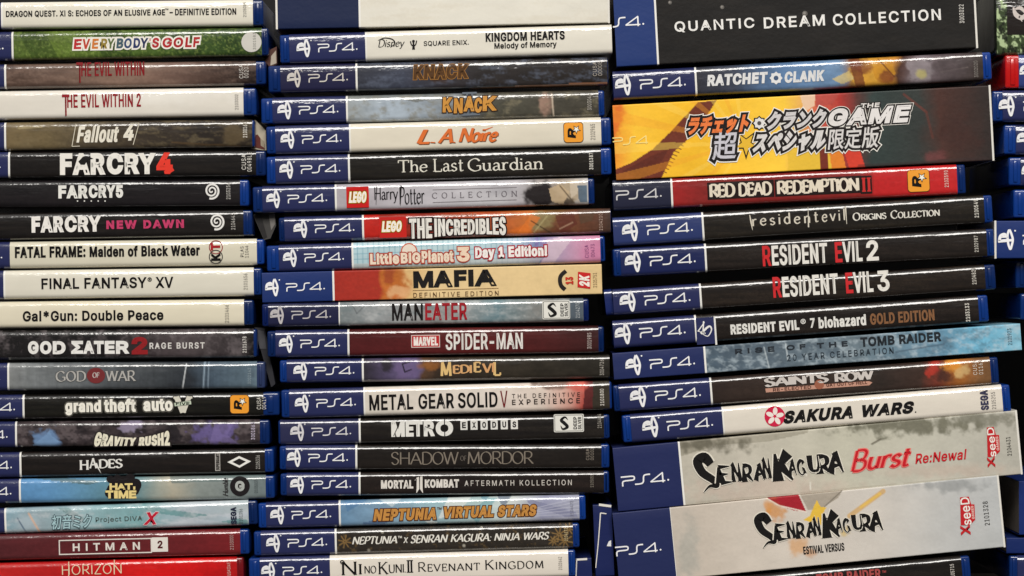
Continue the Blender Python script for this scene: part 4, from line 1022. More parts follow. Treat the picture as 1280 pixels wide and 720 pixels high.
def art(A): A.base((222, 214, 196)); A.mott(.05, 40, 10); A.blob(600, 150, 150, 6, (206, 196, 176), .4, .9)
c = Case('cream case with orange script title and an orange square star emblem', GM, 343.7, 751, 157, 146, 36, 11.5, 12.5)
for body, r in (('L.', (520.4, 162, 544, 180)), ('A.', (547, 160.6, 569, 179)), ('Noire', (573, 159, 623, 178))):
    c.pen(body, (r[0] + .8, r[1] + .9, r[2] + .8, r[3] + .9), (124, 74, 46), serif=0, thick=.22, thin=.16, shear=.3, gap=.07, level=1)
    c.pen(body, r, (220, 112, 52), serif=0, thick=.2, thin=.14, shear=.3, gap=.07, level=3)
c.add('title', strokes([([(606, 162.6), (616, 158.6)], [1.8, .6], False)]), (220, 112, 52), 3)
star_r(c, 705, 153.4, 728.6, 177.6)
c.number('2102965', (738, 155, 744, 174.6), (110, 104, 98))
build(c, 436, art=art, stripe=2)

c = Case('black case with fine white mixed-case serif title between the cream and silver ones', GM, 343.7, 751, 194.8, 183.8, 35.6, 11.5, 13)
c.pen('The', (497.4, 199.8, 534.4, 215.6), (224, 220, 206), thick=.11, thin=.05)
c.pen('Last', (541.4, 198.2, 579.4, 214.6), (224, 220, 206), thick=.11, thin=.05)
c.pen('Guardian', (584.6, 196.6, 678.8, 213.4), (224, 220, 206), thick=.11, thin=.05)
c.number('3001387', (736.6, 191, 741.6, 212), (220, 216, 206), bold=.03)
build(c, 434.5, art=black_art(7, (50, 44, 36), (38, 34, 31)))

def art(A):
    A.gx((420, (172, 166, 172)), (520, (186, 182, 188)), (620, (194, 192, 196)), (652, (178, 174, 178)), (700, (150, 138, 126)), (735, (190, 186, 182)))
    A.mott(.12, 18, 12, 3); A.blob(676, 243, 20, 17, (38, 33, 34), 1, .25, .35, 3); A.blob(714, 240, 15, 14, (176, 158, 132), .9, .4, .6, 5); A.blob(704, 252, 12, 8, (70, 60, 52), .9, .4, .6, 7); A.poly([(686, 236), (700, 230), (712, 240), (704, 256), (690, 252)], (196, 172, 138), .8); A.line(700, 232, 718, 254, 1.6, (92, 78, 62), .8); A.poly([(712, 226), (724, 224), (722, 242), (714, 248)], (206, 192, 172), .7); A.poly([(722, 232), (734, 231), (734, 253), (724, 252)], (62, 92, 116), .85); A.blob(626, 236, 20, 8, (150, 148, 154), .5, .8)
c = Case('silver case with red square brick emblem, spiky black lettering and a boxed spaced word', GM, 327.4, 735, 232.4, 222, 34, 12.4, 8)
brick_maker(c, 433, 233.4, 461, 259.6)
c.pen('Harry', (468, 234, 497.6, 254.4), (30, 28, 30), thick=.13, thin=.05, serif=.05, gap=.06)
c.pen('Potter', (499.4, 233, 530.6, 255.6), (30, 28, 30), thick=.13, thin=.05, serif=.05, gap=.06)
c.add('title', strokes([([(471, 233), (470, 256)], [1.4, .4], False), ([(501.4, 232), (500.6, 257)], [1.8, .4], False)]), (30, 28, 30), 4)
c.pen('COLLECTION', (540, 239.4, 646.6, 247), (112, 106, 112), thick=.13, thin=.05, gap=.7, name='subtitle')
c.add('subtitle', strokes([([(541, 237.2), (646, 234)], .7, False), ([(541, 253), (646, 249.6)], .7, False)]), (140, 134, 138), 1)
build(c, 418, art=art)

def art(A):
    A.gx((455, (160, 42, 30)), (540, (140, 46, 34)), (620, (168, 78, 40)), (660, (186, 106, 52)), (688, (128, 92, 52)), (720, (110, 66, 46)), (763, (70, 52, 44)))
    A.mott(.28, 16, 9, 3); A.blob(677, 278, 16, 13, (136, 122, 84), .9, .3, .5, 3); A.blob(704, 284, 14, 10, (112, 70, 50), .9, .4, .6, 5); A.blob(690, 290, 26, 6, (92, 46, 34), .7, .5, .6, 7); A.blob(650, 292, 14, 10, (206, 104, 40), .9, .4, .5, 9)
    A.poly([(640, 300), (664, 268), (676, 272), (652, 302)], (222, 118, 46), .7); A.poly([(694, 270), (716, 264), (722, 280), (702, 292)], (96, 48, 38), .8); A.line(664, 276, 690, 292, 1.4, (60, 44, 30), .8); A.line(668, 290, 684, 270, 1.4, (176, 162, 116), .7); A.poly([(722, 262), (746, 261), (740, 276), (726, 280)], (88, 66, 50), .8); A.line(700, 286, 716, 278, 1.4, (176, 142, 116), .7)
    A.poly([(455, 268), (474, 268), (474, 304), (455, 304)], (196, 34, 28), .7)
c = Case('red-brown glossy case with arched white outlined title and a small brick-toy emblem', GM, 355, 763, 271, 260, 31.6, 7.4, 1)
rect(c, 'maker_emblem', 474, 271, 508, 297, (196, 36, 30))
brick_maker(c, 474, 274.6, 505, 291.6)
c.text('THE', (511.6, 273, 540, 298), (232, 228, 220), bold=.035, out=(36, 18, 16), ow=.055)
c.text('INCREDIBLES', (543, 271, 632.4, 296), (232, 228, 220), bold=.035, out=(36, 18, 16), ow=.055, warp=lambda a, b: (a, b * (.78 + .7 * (a * a)) - .0))
c.text('Disney PIXAR', (552, 267.2, 596, 271.4), (196, 150, 130), bold=.0, name='maker_emblem')
c.number('2104210', (749, 267, 753.4, 288), (196, 170, 156))
build(c, 452, art=art)

def art(A):
    A.gx((441, (178, 206, 214)), (520, (190, 214, 218)), (600, (186, 212, 218)), (650, (176, 192, 210)), (672, (118, 110, 164)), (695, (176, 156, 184)), (720, (200, 150, 178)), (750, (196, 128, 160)))
    for k in range(36):
        x = 446 + 6.7 * k
        if x < 676: A.line(x, 290, x + 1.2, 340, .8, (112, 160, 178), .75)
    for k in range(4): A.line(441, 311 + 6.7 * k, 680, 301 + 6.7 * k, .8, (112, 160, 178), .75)
    A.poly([(441, 330), (680, 321), (672, 330), (441, 338)], (196, 194, 190), .6); A.poly([(684, 300), (700, 296), (716, 298), (690, 332), (672, 333), (683, 318)], (214, 190, 204), .8); A.mott(.08, 14, 9, 3)
    A.blob(740, 318, 16, 14, (206, 130, 166), .8, .7)
c = Case('pale blue gridded case turning pink, with puffy red-outlined cream title', GM, 348, 750, 306, 294, 34, 15.5, 6)
out, cr = (176, 72, 56), (238, 218, 196)
a_ = np.linspace(0, 2 * math.pi, 28)
c.add('title', disc(511.4, 314, 10.4), (206, 108, 84), 0); c.add('title', disc(511.4, 314, 8.8), (236, 222, 206), 1)
for body, r in (('Little', (462.6, 316.4, 499, 330.4)), ('BIG', (501, 315.6, 525.6, 329)), ('Planet', (527, 312.8, 567, 328))):
    c.text(body, r, cr, bold=.045, out=out, ow=.085, level=5)
c.text('3', (571, 308.6, 587, 327), (240, 214, 188), bold=.06, out=out, ow=.06, level=5)
c.text('Day 1 Edition!', (594, 307.6, 684, 324.4), (244, 238, 234), bold=.05, out=(170, 40, 52), ow=.09, name='subtitle', level=5)
c.number('CUSA', (731, 306, 736, 322), (140, 84, 130), '00473', (738.6, 305, 743.6, 321))
build(c, 439, art=art)

def art(A):
    A.gx((417, (160, 44, 34)), (474, (164, 48, 34)), (480, (190, 106, 46)), (500, (196, 112, 60)), (512, (216, 178, 120)), (540, (224, 196, 146)), (752, (220, 192, 140)))
    A.blob(493, 352, 16, 16, (174, 96, 34), .8, .5, .9, 3); A.blob(498, 364, 14, 8, (216, 168, 120), .8, .5, .8, 5); A.blob(486, 344, 8, 10, (150, 60, 36), .7, .5, .8, 7); A.mott(.07, 14, 9, 3)
c = Case('cardboard sleeve with red then cream spine, heavy black title and a red slanted emblem', GM, 327, 752, 341, 330, 37.5, kind='card', cat='game box', name='game_box', back=.0012)
for ch, a, b in (('M', 516.6, 541.6), ('A', 541.4, 566), ('F', 567.6, 583.6), ('I', 585.4, 592), ('A', 592.6, 621)): c.text(ch, (a, 337.6 - .026 * (a - 560), b, 358.6 - .026 * (a - 560)), (20, 18, 18), bold=.085)
c.text('DEFINITIVE EDITION', (516.6, 364.6, 623.4, 370.6), (110, 82, 52), bold=.0, space=1.5, name='subtitle')
c.add('subtitle', strokes([([(516, 363), (623.4, 360.2)], .7, False)]), (150, 120, 80), 1)
c.add('studio_emblem', strokes([([(707.6, 338.6), (701.6, 344), (700, 350), (701.6, 357), (706.6, 362)], 5, True)]), (34, 28, 26), 1)
c.text('13', (707, 346, 717, 355.4), (196, 52, 34), bold=.07, rot=90, name='studio_emblem')
c.add('studio_emblem', polyg([(722.6, 339.6), (738.4, 341.4), (738, 361), (722, 359)]), (196, 34, 34), 1)
c.text('2K', (724, 342.6, 737, 358.6), (240, 232, 220), bold=.06, rot=90, shear=.2, name='studio_emblem', level=3)
c.number('2105751', (741.4, 341, 746.4, 359), (120, 96, 66))
build(c, 415, art=art, band_col=(28, 48, 104), sc=.98)

def art(A):
    A.gx((424, (118, 126, 128)), (470, (146, 150, 152)), (560, (150, 147, 145)), (620, (108, 134, 142)), (670, (134, 134, 131)), (729, (92, 97, 98)))
    A.mott(.16, 14, 7, 3); A.specks((190, 192, 192), 16, 6, .6, .5, 5); A.specks((90, 110, 116), 14, 7, .66, .5, 8); A.poly([(712, 370), (729, 370), (729, 408), (712, 408)], (84, 94, 104))
    A.line(440, 380, 446, 392, 1, (90, 96, 100), .8); A.line(446, 392, 456, 382, 1, (90, 96, 100), .8)
c = Case('misty grey case with half black, half red condensed title and white swirl emblem', GM, 335, 729, 379, 372.5, 30, 8, 7, blue=(12, 30, 84))
c.text('MAN', (490, 379.4, 528.6, 400.4), (26, 22, 22), bold=.01)
c.text('EATER', (531.4, 378.6, 584, 399.8), (158, 30, 40), bold=.015)
silver(c, 678, 375.6, 712.6, 399)
c.number('2104270', (719.6, 378.6, 724.6, 397.4), (196, 200, 202))
build(c, 423, art=art, band_col=(34, 36, 66), ink=(190, 186, 188), stripe=1.6)

def art(A): A.base((82, 26, 28)); A.gx((437, (76, 26, 28)), (600, (90, 30, 30)), (700, (72, 30, 30)), (748, (56, 28, 28))); A.mott(.18, 40, 5, 3)
c = Case('deep maroon case with tall white title beside a small red boxed word', GM, 344, 748, 412.8, 407, 34.4, 10.5, 7)
rect(c, 'maker_emblem', 514, 418.6, 550, 434.4, (214, 190, 184))
rect(c, 'maker_emblem', 515, 419.6, 549, 433.4, (184, 42, 44), 2)
c.text('MARVEL', (517, 421, 547.4, 432), (240, 230, 224), bold=.045, name='maker_emblem', level=4)
c.text('SPIDER-MAN', (557, 416.2, 653.6, 437), (228, 222, 216), bold=.015)
c.number('3001985', (734.2, 416, 739.4, 436), (210, 196, 190))
build(c, 434, art=art)

def art(A):
    A.gx((455, (50, 46, 56)), (490, (84, 74, 104)), (520, (104, 92, 130)), (528, (84, 60, 44)), (550, (56, 46, 38)), (620, (50, 44, 36)), (762, (40, 37, 32)))
    A.mott(.35, 14, 7, 3); A.blob(482, 457, 9, 10, (44, 40, 46), .9, .4, .7, 3); A.blob(508, 462, 14, 14, (108, 92, 132), .8, .4, .5, 5); A.blob(536, 457, 14, 6, (146, 92, 44), .8, .5, .6, 7); A.line(503, 455, 513, 452, 1.4, (28, 24, 34)); A.line(503, 455, 506, 465, 1.4, (28, 24, 34)); A.line(506, 465, 514, 462, 1.4, (28, 24, 34))
c = Case('dark case with a purple patch and wobbly gold serif title', GM, 358, 762, 449.4, 443.4, 29.6, 9, 0)
c.pen('M', (550.6, 452, 564.6, 470), (222, 186, 124), thick=.24, thin=.1, serif=.1)
c.pen('EDI', (566, 455.6, 590, 467.2), (216, 166, 112), thick=.22, thin=.1, serif=.1, wob=.06)
c.pen('E', (592, 452, 601.6, 465.6), (218, 180, 122), thick=.24, thin=.1, serif=.1)
c.pen('VI', (602.6, 454, 618, 466), (214, 160, 108), thick=.22, thin=.1, serif=.1, wob=.06)
c.pen('L', (616.6, 452.6, 626.4, 470), (222, 186, 124), thick=.22, thin=.1, serif=.1)
c.number('3004726', (749.8, 449.6, 755, 469), (196, 190, 180))
build(c, 452, art=art)

def art(A):
    A.gx((456, (216, 208, 196)), (600, (222, 212, 202)), (680, (218, 202, 190)), (710, (208, 160, 146)), (732, (180, 82, 72)), (732.5, (96, 44, 38)), (761, (90, 60, 44)))
    A.poly([(730, 470), (742, 470), (742, 516), (730, 516)], (92, 40, 40)); A.poly([(741, 470), (765, 470), (765, 516), (741, 516)], (56, 50, 42)); A.mott(.12, 12, 9, 3); A.blob(690, 479, 26, 9, (96, 72, 62), .8, .3, .4, 3); A.blob(722, 482, 14, 7, (206, 96, 84), .8, .5, .5, 3)
    A.poly([(370, 478), (395, 476), (395, 484), (370, 486)], (226, 222, 220)); A.poly([(420, 476), (465, 474), (465, 482), (420, 484)], (170, 60, 66))
c = Case('cream case with tall black title, thin dark red V and two lines of spaced capitals', GM, 361, 761.5, 486.6, 476, 36.4, 10, 3, back=.0)
c.text('METAL GEAR', (461.6, 492.4, 546, 512), (22, 20, 20), bold=.015)
c.text('SOLID', (572.4, 490.4, 622, 509.6), (22, 20, 20), bold=.015)
c.dec['title'] = []
c.text('METAL', (461.6, 493, 516.6, 512.2), (22, 20, 20), bold=.015)
c.text('GEAR', (523, 491.6, 567.6, 510.8), (22, 20, 20), bold=.015)
c.text('SOLID', (572.4, 490.2, 622, 509.6), (22, 20, 20), bold=.015)
c.text('V', (625.4, 488.4, 634.6, 509), (112, 30, 34), bold=.0)
c.text('THE DEFINITIVE', (640, 491.4, 725, 496.8), (52, 42, 38), bold=.0, space=1.75, name='subtitle')
c.text('EXPERIENCE', (640, 498.4, 725, 505), (52, 42, 38), bold=.01, space=1.75, name='subtitle')
c.number('2101800', (750, 486, 755, 507), (220, 214, 204), bold=.02)
build(c, 454, art=art, stripe=2)

c = Case('black case with white stencil title, letters in white tiles and a swirl emblem', GM, 350, 755, 524.4, 517.2, 32, 3, 7)
for ch, a, b in (('M', 489, 506), ('E', 507, 517), ('T', 516.6, 528.4), ('R', 529.6, 543.6), ('O', 544.6, 566.4)): c.text(ch, (a, 525.6 - .016 * (a - 527), b, 545.4 - .016 * (a - 527)), (230, 228, 222), bold=.085)
c.add('title', strokes([([(500, 527), (492, 545)], 1.0, False), ([(555.6, 523), (556, 545)], 1.2, False), ([(531, 533), (544, 538)], .9, False)]), (34, 30, 30), 4)
for k, ch in enumerate('EXODUS'):
    x = 575.6 + 12.6 * k; y = 525.4 - .2 * k
    rect(c, 'subtitle', x, y, x + 8.8, y + 12, (226, 224, 218))
    c.text(ch, (x + 2, y + 2.2, x + 6.8, y + 9.8), (34, 30, 30), bold=.03, name='subtitle', level=4)
silver(c, 692.4, 517.6, 730, 540)
c.number('2104484', (747, 517.6, 752, 535), (180, 174, 164))
build(c, 448, art=black_art(8, (54, 48, 42), (38, 33, 32)), band_col=(44, 46, 78), ink=(214, 212, 216))

c = Case('black case with very thin, dim grey widely drawn capitals as its title', GM, 357, 752, 556.6, 554.4, 31.6, 8, 10)
c.pen('SHADOW', (489, 564.6, 573.4, 581), (128, 118, 106), serif=.05, thick=.1, thin=.05, gap=.04)
c.pen('OF', (575.4, 569.6, 583, 576), (110, 102, 94), serif=0, thick=.12, thin=.06)
c.pen('MORDOR', (584.6, 564, 667, 580.2), (128, 118, 106), serif=.05, thick=.1, thin=.05, gap=.02)
c.number('CUSA', (732.6, 561, 736.8, 575), (150, 140, 128), '00102', (738.2, 560, 742.4, 575))
build(c, 444, art=black_art(9, (50, 43, 38), (42, 36, 33)))

c = Case('black case with white title split by a winged 11 and fine spaced capitals', GM, 358, 755, 591.2, 588, 29.4, 8, 6.5)
c.text('MORTAL', (476.2, 600, 516.6, 610.8), (226, 220, 212), bold=.045)
c.add('title', strokes([([(518.6, 600.4), (522.4, 596.4), (522.4, 611), (520.6, 616)], [.8, 3, 3.2, .6], False), ([(525, 599), (526.6, 595.4), (526.6, 611), (528.6, 616)], [.8, 3, 3.2, .6], False)]), (226, 220, 212), 2)
c.text('KOMBAT', (531, 599, 573.8, 609.6), (226, 220, 212), bold=.045)
c.text('AFTERMATH KOLLECTION', (580.6, 600, 714.8, 607), (206, 200, 192), bold=.0, space=1.5, name='subtitle')
c.number('2105051', (738, 593, 742, 609), (150, 142, 130))
build(c, 448, art=black_art(10, (56, 44, 40), (44, 36, 34)))

def art(A):
    A.gx((426, (104, 140, 172)), (480, (130, 160, 184)), (540, (150, 182, 192)), (600, (178, 200, 200)), (640, (204, 210, 208)), (680, (150, 152, 178)), (724, (164, 166, 184)))
    A.mott(.16, 22, 8, 3)
    for pts, k in (([(450, 655), (500, 640), (478, 658)], (78, 102, 140)), ([(470, 622), (505, 620), (490, 634)], (196, 210, 216)), ([(560, 622), (590, 620), (570, 645), (548, 648)], (222, 226, 222)), ([(585, 640), (612, 622), (622, 622), (596, 655)], (120, 170, 178)), ([(622, 620), (640, 619), (632, 632), (626, 630)], (96, 108, 132)), ([(655, 622), (720, 640), (724, 652), (662, 630)], (126, 128, 158)), ([(600, 620), (612, 620), (606, 628)], (104, 150, 166)), ([(530, 650), (548, 652), (540, 658)], (232, 234, 230)), ([(430, 625), (460, 624), (434, 640)], (84, 124, 164))): A.poly(pts, k, .75)
    for k in range(8): A.line(650, 640 + k * 1.5, 724, 622 + k * 5, .8, (206, 208, 220), .5)
c = Case('glassy light blue case with shattered shapes and slanted gold-brown title', GM, 332, 724, 628, 618, 33, 10, 8)
c.text('NEPTUNIA', (466.4, 635.6, 545, 650.4), (198, 140, 70), bold=.05, shear=.18, out=(84, 48, 30), ow=.065)
c.text('™', (546.4, 634, 552, 637), (84, 48, 30), bold=0)
c.text('VIRTUAL STARS', (555, 632, 671, 646.4), (198, 140, 70), bold=.05, shear=.18, out=(84, 48, 30), ow=.065)
c.number('2104472', (712.8, 626, 717, 645), (130, 130, 146))
build(c, 423, art=art)

def art(A):
    A.base((48, 43, 38)); A.mott(.25, 20, 7, 3)
    A.specks((112, 90, 56), 5, 5, .72, .5, 6)
    for x, y, r in ((431, 677, 8), (699, 668, 9), (706, 676, 10), (711, 661, 7), (692, 676, 6)):
        for k in range(8):
            t = k * math.pi / 4 + .2; A.line(x + 1.5 * math.cos(t), y + 1.5 * math.sin(t), x + r * math.cos(t), y + r * math.sin(t), 1.1, (150, 118, 70), .8)
    for x, y in ((478, 665), (602, 660), (580, 682), (520, 672), (461, 688)): A.blob(x, y, 2, 2, (170, 164, 150), .9, .5, 0)
c = Case('black-brown case with bold white slanted serif title and gold flower ornaments', GM, 325.6, 716, 663.6, 653.4, 32, 9, 8)
out = dict(thick=.19, thin=.08, serif=.09, shear=.24)
for body, r in (('NEPTUNIA', (440, 670, 496.6, 680.2)), ('x', None), ('SENRAN KAGURA:', (513, 667.4, 614.6, 678)), ('NINJA WARS', (617.6, 665.4, 687, 675.4))):
    if r: c.pen(body, r, (230, 226, 216), **out)
c.text('x', (504, 671.6, 510.4, 678.6), (230, 226, 216), bold=.01, shear=.2)
c.text('™', (497.4, 669.8, 502.4, 672.6), (230, 226, 216), bold=0)
c.number('2104172', (705.4, 660, 709.8, 676), (196, 180, 140), bold=.02)
build(c, 418, art=art)

c = Case('cream case with thin black capitals in two sizes, lowest of the middle stack', GM, 324.4, 710, 696.8, 686.6, 35, 14, 9)
c.pen('N', (427, 701.6, 446, 719), INK, thick=.12, thin=.05, serif=.08)
c.add('title', strokes([([(427, 705), (425.6, 702), (428, 700.4), (431, 703)], 1.1, True)]), INK, 3)
c.pen('I', (448.4, 705, 452.4, 717.6), INK, thick=.14, thin=.06, serif=.1)
c.pen('NO', (455.6, 707, 470.4, 716.8), INK, thick=.15, thin=.06, serif=.08)
c.pen('K', (473, 702, 485.4, 718), INK, thick=.14, thin=.05, serif=.1)
c.pen('UNI.', (486, 705, 507.4, 716), INK, thick=.15, thin=.06, serif=.08)
c.pen('II', (508.4, 700, 516.4, 715.6), INK, thick=.16, thin=.06, serif=.14)
c.pen('Revenant', (522.6, 701.6, 600, 713.8), INK, thick=.12, thin=.05, serif=.08, small=.78, gap=.2, name='subtitle')
c.pen('Kingdom', (606.4, 698.8, 679.4, 711.4), INK, thick=.12, thin=.05, serif=.08, small=.78, gap=.2, name='subtitle')
c.number('2102642', (698, 696, 702.6, 712), (120, 114, 106))
build(c, 412, art=(226, 218, 206), stripe=0)

# ------------------------------------------------------------------ third stack
XR = 765.4
def art(A): A.base((21, 19, 18)); A.specks((32, 28, 25), 40, 10, .58, .6, 3, .15); A.mott(.15, 30, 10, 4)
def dark_box_spots(c):
    for x, y, r in ((837.4, 3.2, 2.4), (902.6, 9, 2.6), (1006, 17, 3.4)):
        c.add('droplet', disc(x, y, r), (96, 92, 88), 1); c.add('droplet', disc(x - .5, y - .5, r * .5), (136, 132, 126), 2)
c = Case('thick black cardboard box with wide white capitals, topmost of the third stack', GR, XR, 1216, -22, -45.6, 105.6, kind='card', cat='game box', name='game_box', back=.0005, edge=(1,))
c.text('QUANTIC', (843, 24.4, 943, 38.4), (232, 230, 226), bold=.012, space=1.2)
c.text('DREAM', (954.6, 20, 1031, 33.8), (232, 230, 226), bold=.012, space=1.2)
c.text('COLLECTION', (1041, 14.4, 1176, 28.6), (232, 230, 226), bold=.012, space=1.2)
c.number('3003022', (1199, 5.6, 1205, 29), (206, 202, 196), bold=.02)
dark_box_spots(c)
build(c, 816, art=art, band_col=(32, 54, 110), sc=1.2, logo=False, clip=XR, yrel=.375 + .12)

def art(A):
    A.gx((869, (50, 50, 58)), (920, (62, 68, 84)), (980, (92, 124, 164)), (1048, (112, 142, 176)), (1062, (140, 100, 60)), (1085, (206, 150, 54)), (1116, (190, 130, 50)), (1126, (76, 50, 42)), (1150, (126, 116, 122)), (1166, (100, 88, 92)), (1228, (58, 50, 46)))
    A.blob(1086, 92, 26, 16, (210, 156, 58), .9, .4, .7, 3); A.poly([(1040, 99), (1062, 88), (1068, 99), (1052, 105)], (206, 186, 126), .8); A.poly([(1060, 74), (1074, 72), (1082, 108), (1070, 108)], (112, 58, 38), .85); A.poly([(1090, 84), (1112, 74), (1120, 92), (1104, 104), (1094, 98)], (196, 136, 40), .8); A.line(1098, 74, 1118, 96, 1.4, (84, 40, 26), .8); A.line(1134, 80, 1164, 76, 1.3, (70, 62, 66), .8); A.line(1138, 98, 1160, 102, 1.5, (60, 52, 54), .8); A.poly([(1172, 76), (1196, 74), (1192, 86), (1176, 88)], (70, 60, 62), .8); A.line(1176, 90, 1210, 84, 1.2, (126, 114, 110), .6); A.blob(1074, 84, 14, 10, (120, 62, 40), .8, .4, .6, 5); A.blob(1108, 96, 10, 8, (116, 56, 36), .8, .4, .6, 6); A.blob(1150, 88, 17, 16, (140, 130, 134), .9, .3, .4, 7); A.blob(1152, 92, 7, 6, (176, 166, 110), .9, .5, .4, 8); A.blob(1185, 86, 22, 14, (84, 74, 76), .7, .5, .7, 9)
    A.mott(.22, 14, 8, 3)
c = Case('dark to blue case with blocky white title and an orange-brown painted patch', GR, XR, 1228, 89, 64.4, 36, 0, 11)
c.text('RATCHET', (883.4, 91.6, 960, 106), (226, 226, 226), bold=.06, shear=.12)
g = [star(970, 97.6, 8.2, 8, .78)]
c.add('title', g[0], (226, 226, 226), 1); c.add('title', disc(970, 97.6, 3), (70, 90, 120), 2)
c.text('CLANK', (980.6, 88.4, 1031.4, 102.6), (222, 222, 222), bold=.055, shear=.12)
c.number('3002020', (1217.6, 76, 1222.4, 96.6), (150, 144, 138))
build(c, 867.6, art=art, sc=1.16, clip=XR)

def art(A):
    A.gx((765, (232, 140, 44)), (790, (242, 190, 54)), (860, (242, 186, 40)), (980, (246, 200, 64)), (1004, (226, 170, 90)), (1020, (206, 92, 72)), (1052, (168, 52, 46)), (1074, (86, 52, 48)), (1092, (48, 60, 58)), (1150, (50, 54, 52)), (1175, (70, 44, 38)), (1235, (46, 38, 36)))
    A.mott(.1, 26, 14, 3)
    A.blob(770, 150, 10, 24, (214, 96, 36), .8, .7, .8, 5)
    A.poly([(760, 216), (790, 203), (815, 187), (840, 163), (872, 128), (896, 125), (880, 150), (862, 172), (842, 190), (826, 224), (760, 228)], (108, 48, 32)); A.poly([(778, 214), (812, 196), (836, 186), (820, 214), (800, 224)], (84, 34, 24), .7)
    for k in range(14): A.line(828 + k * 2.6, 214 - k * 4.2, 833 + k * 2.6, 216 - k * 4.2, 1.0, (108, 48, 32))
    for k in range(11):
        t = math.radians(96 + 14 * k); x1, y1 = 930 + 260 * math.cos(t), 178 - 260 * math.sin(t); x2, y2 = 930 + 260 * math.cos(t + .09), 178 - 260 * math.sin(t + .09)
        A.poly([(930, 178), (x1, y1), (x2, y2)], (232, 150, 40) if k % 2 else (250, 214, 96), .3)
    A.poly([(1000, 120), (1020, 112), (1018, 132), (1006, 140)], (228, 196, 166), .9); A.poly([(1018, 112), (1056, 108), (1040, 130), (1020, 134)], (176, 74, 66), .8)
    A.poly([(985, 178), (1040, 176), (1042, 222), (985, 226)], (226, 184, 58)); A.poly([(1024, 186), (1034, 186), (1036, 212), (1026, 214)], (116, 46, 32)); A.poly([(1036, 186), (1052, 185), (1058, 212), (1040, 212)], (222, 128, 44)); A.poly([(1054, 185), (1074, 184), (1082, 210), (1062, 211)], (206, 62, 44))
    A.line(1130, 118, 1158, 140, 3, (104, 56, 48), .7); A.line(1158, 140, 1166, 172, 3, (92, 50, 42), .6); A.blob(1172, 196, 14, 8, (110, 60, 60), .7, .6, .5, 3); A.blob(1200, 170, 26, 24, (62, 38, 34), .7, .7, .6, 4)
    A.poly([(1072, 206), (1235, 196), (1240, 206), (1072, 216)], (52, 40, 40), .5)
c = Case('yellow-to-dark thick cardboard box with two-row silver Japanese lettering', GR, XR, 1237, 131.6, 106.6, 94, kind='card', cat='game box', name='game_box', back=.001, edge=(1,))
sil, bk, wh = (206, 202, 202), (24, 18, 18), (236, 232, 224)
kw = dict(bold=.06, shear=.16, ow=.12, out=bk, level=5, out2=wh, ow2=.165)
kw['shear'] = .3
c.text('ラチェット', (860, 144.6, 936, 168), (232, 122, 62), **kw)
c.add('title', star(949, 154, 9.4, 8, .78), bk, 2); c.add('title', star(949, 154, 7.4, 8, .78), (222, 220, 218), 3); c.add('title', disc(949, 154, 2.6), (80, 76, 74), 4)
c.text('クランク', (958, 137.6, 1034, 161), (206, 202, 202), **kw)
c.text('GAME', (1035, 133.4, 1140, 155.4), (222, 218, 216), bold=.08, shear=.3, ow=.075, out=bk, out2=wh, ow2=.10, level=5)
c.text('THE', (1076, 128.8, 1100, 134.4), (226, 222, 218), bold=.03, shear=.2, out=bk, ow=.16, level=9)
kj = dict(bold=.005, shear=.16, ow=.10, out=bk, level=5, out2=wh, ow2=.14)
c.text('超', (889, 164.6, 922, 199.6), (196, 194, 202), **kj)
c.add('title', star(932.6, 180, 19.5, 5, .36), bk, 3); c.add('title', star(932.6, 180, 14.5, 5, .38), (226, 180, 52), 4)
c.text('スペシャル', (940, 163.6, 1032, 190), (212, 208, 206), **kw)
c.text('限定版', (1034, 159.4, 1100, 186), (212, 208, 206), **kj)
c.add('platform_lettering', shift(rotg(ps_letters(1.0), c.a), 764, 177), (240, 216, 130), 1)
v, f, l = c.dec['platform_lettering'][0][0]
keep = [q for q in f if min(v[i][0] for i in q) > XR]; c.dec['platform_lettering'][0] = ((v, keep, l), (240, 216, 130), 1, False)
build(c, None, art=art)

def art(A): A.gx((839, (158, 36, 36)), (880, (130, 40, 38)), (1080, (138, 40, 38)), (1100, (176, 36, 36)), (1196, (190, 40, 42))); A.mott(.14, 22, 8, 3); A.poly([(1092, 212), (1200, 204), (1200, 246), (1092, 244)], (196, 40, 42), .6)
c = Case('red case with cream slab title on rough black blocks and an orange star emblem', GR, XR, 1195.7, 225, 204.8, 38.4, 0, 11)
for body, r in (('RED', (886.6, 231, 919, 248)), ('DEAD', (923, 229, 965, 246)), ('REDEMPTION', (971, 224, 1074, 243))):
    m = (r[0] + r[2]) / 2; y = 238.4 - .046 * (m - 895)
    rect(c, 'title', r[0] - 2.5, y - 10.6, r[2] + 2.5, y + 10.8, (34, 22, 20), 0)
    c.pen(body, (r[0], y - 8.8, r[2], y + 8.8), (228, 216, 196), thick=.25, thin=.15, serif=.1, nib=0, gap=.05, level=2)
rect(c, 'title', 1075.6, 219.6, 1090, 242, (34, 22, 20), 0)
c.pen('II', (1077.4, 222, 1088.6, 239.6), (196, 48, 46), thick=.15, thin=.09, serif=.11, nib=0, gap=.14, level=2)
star_r(c, 1135, 212.4, 1161.6, 239.4)
c.number('2103590', (1180.4, 213, 1185.6, 234), (236, 200, 190), bold=.02)
build(c, 837.5, art=art, band_col=(38, 40, 60), sc=1.16, clip=XR, ink=(206, 204, 206))

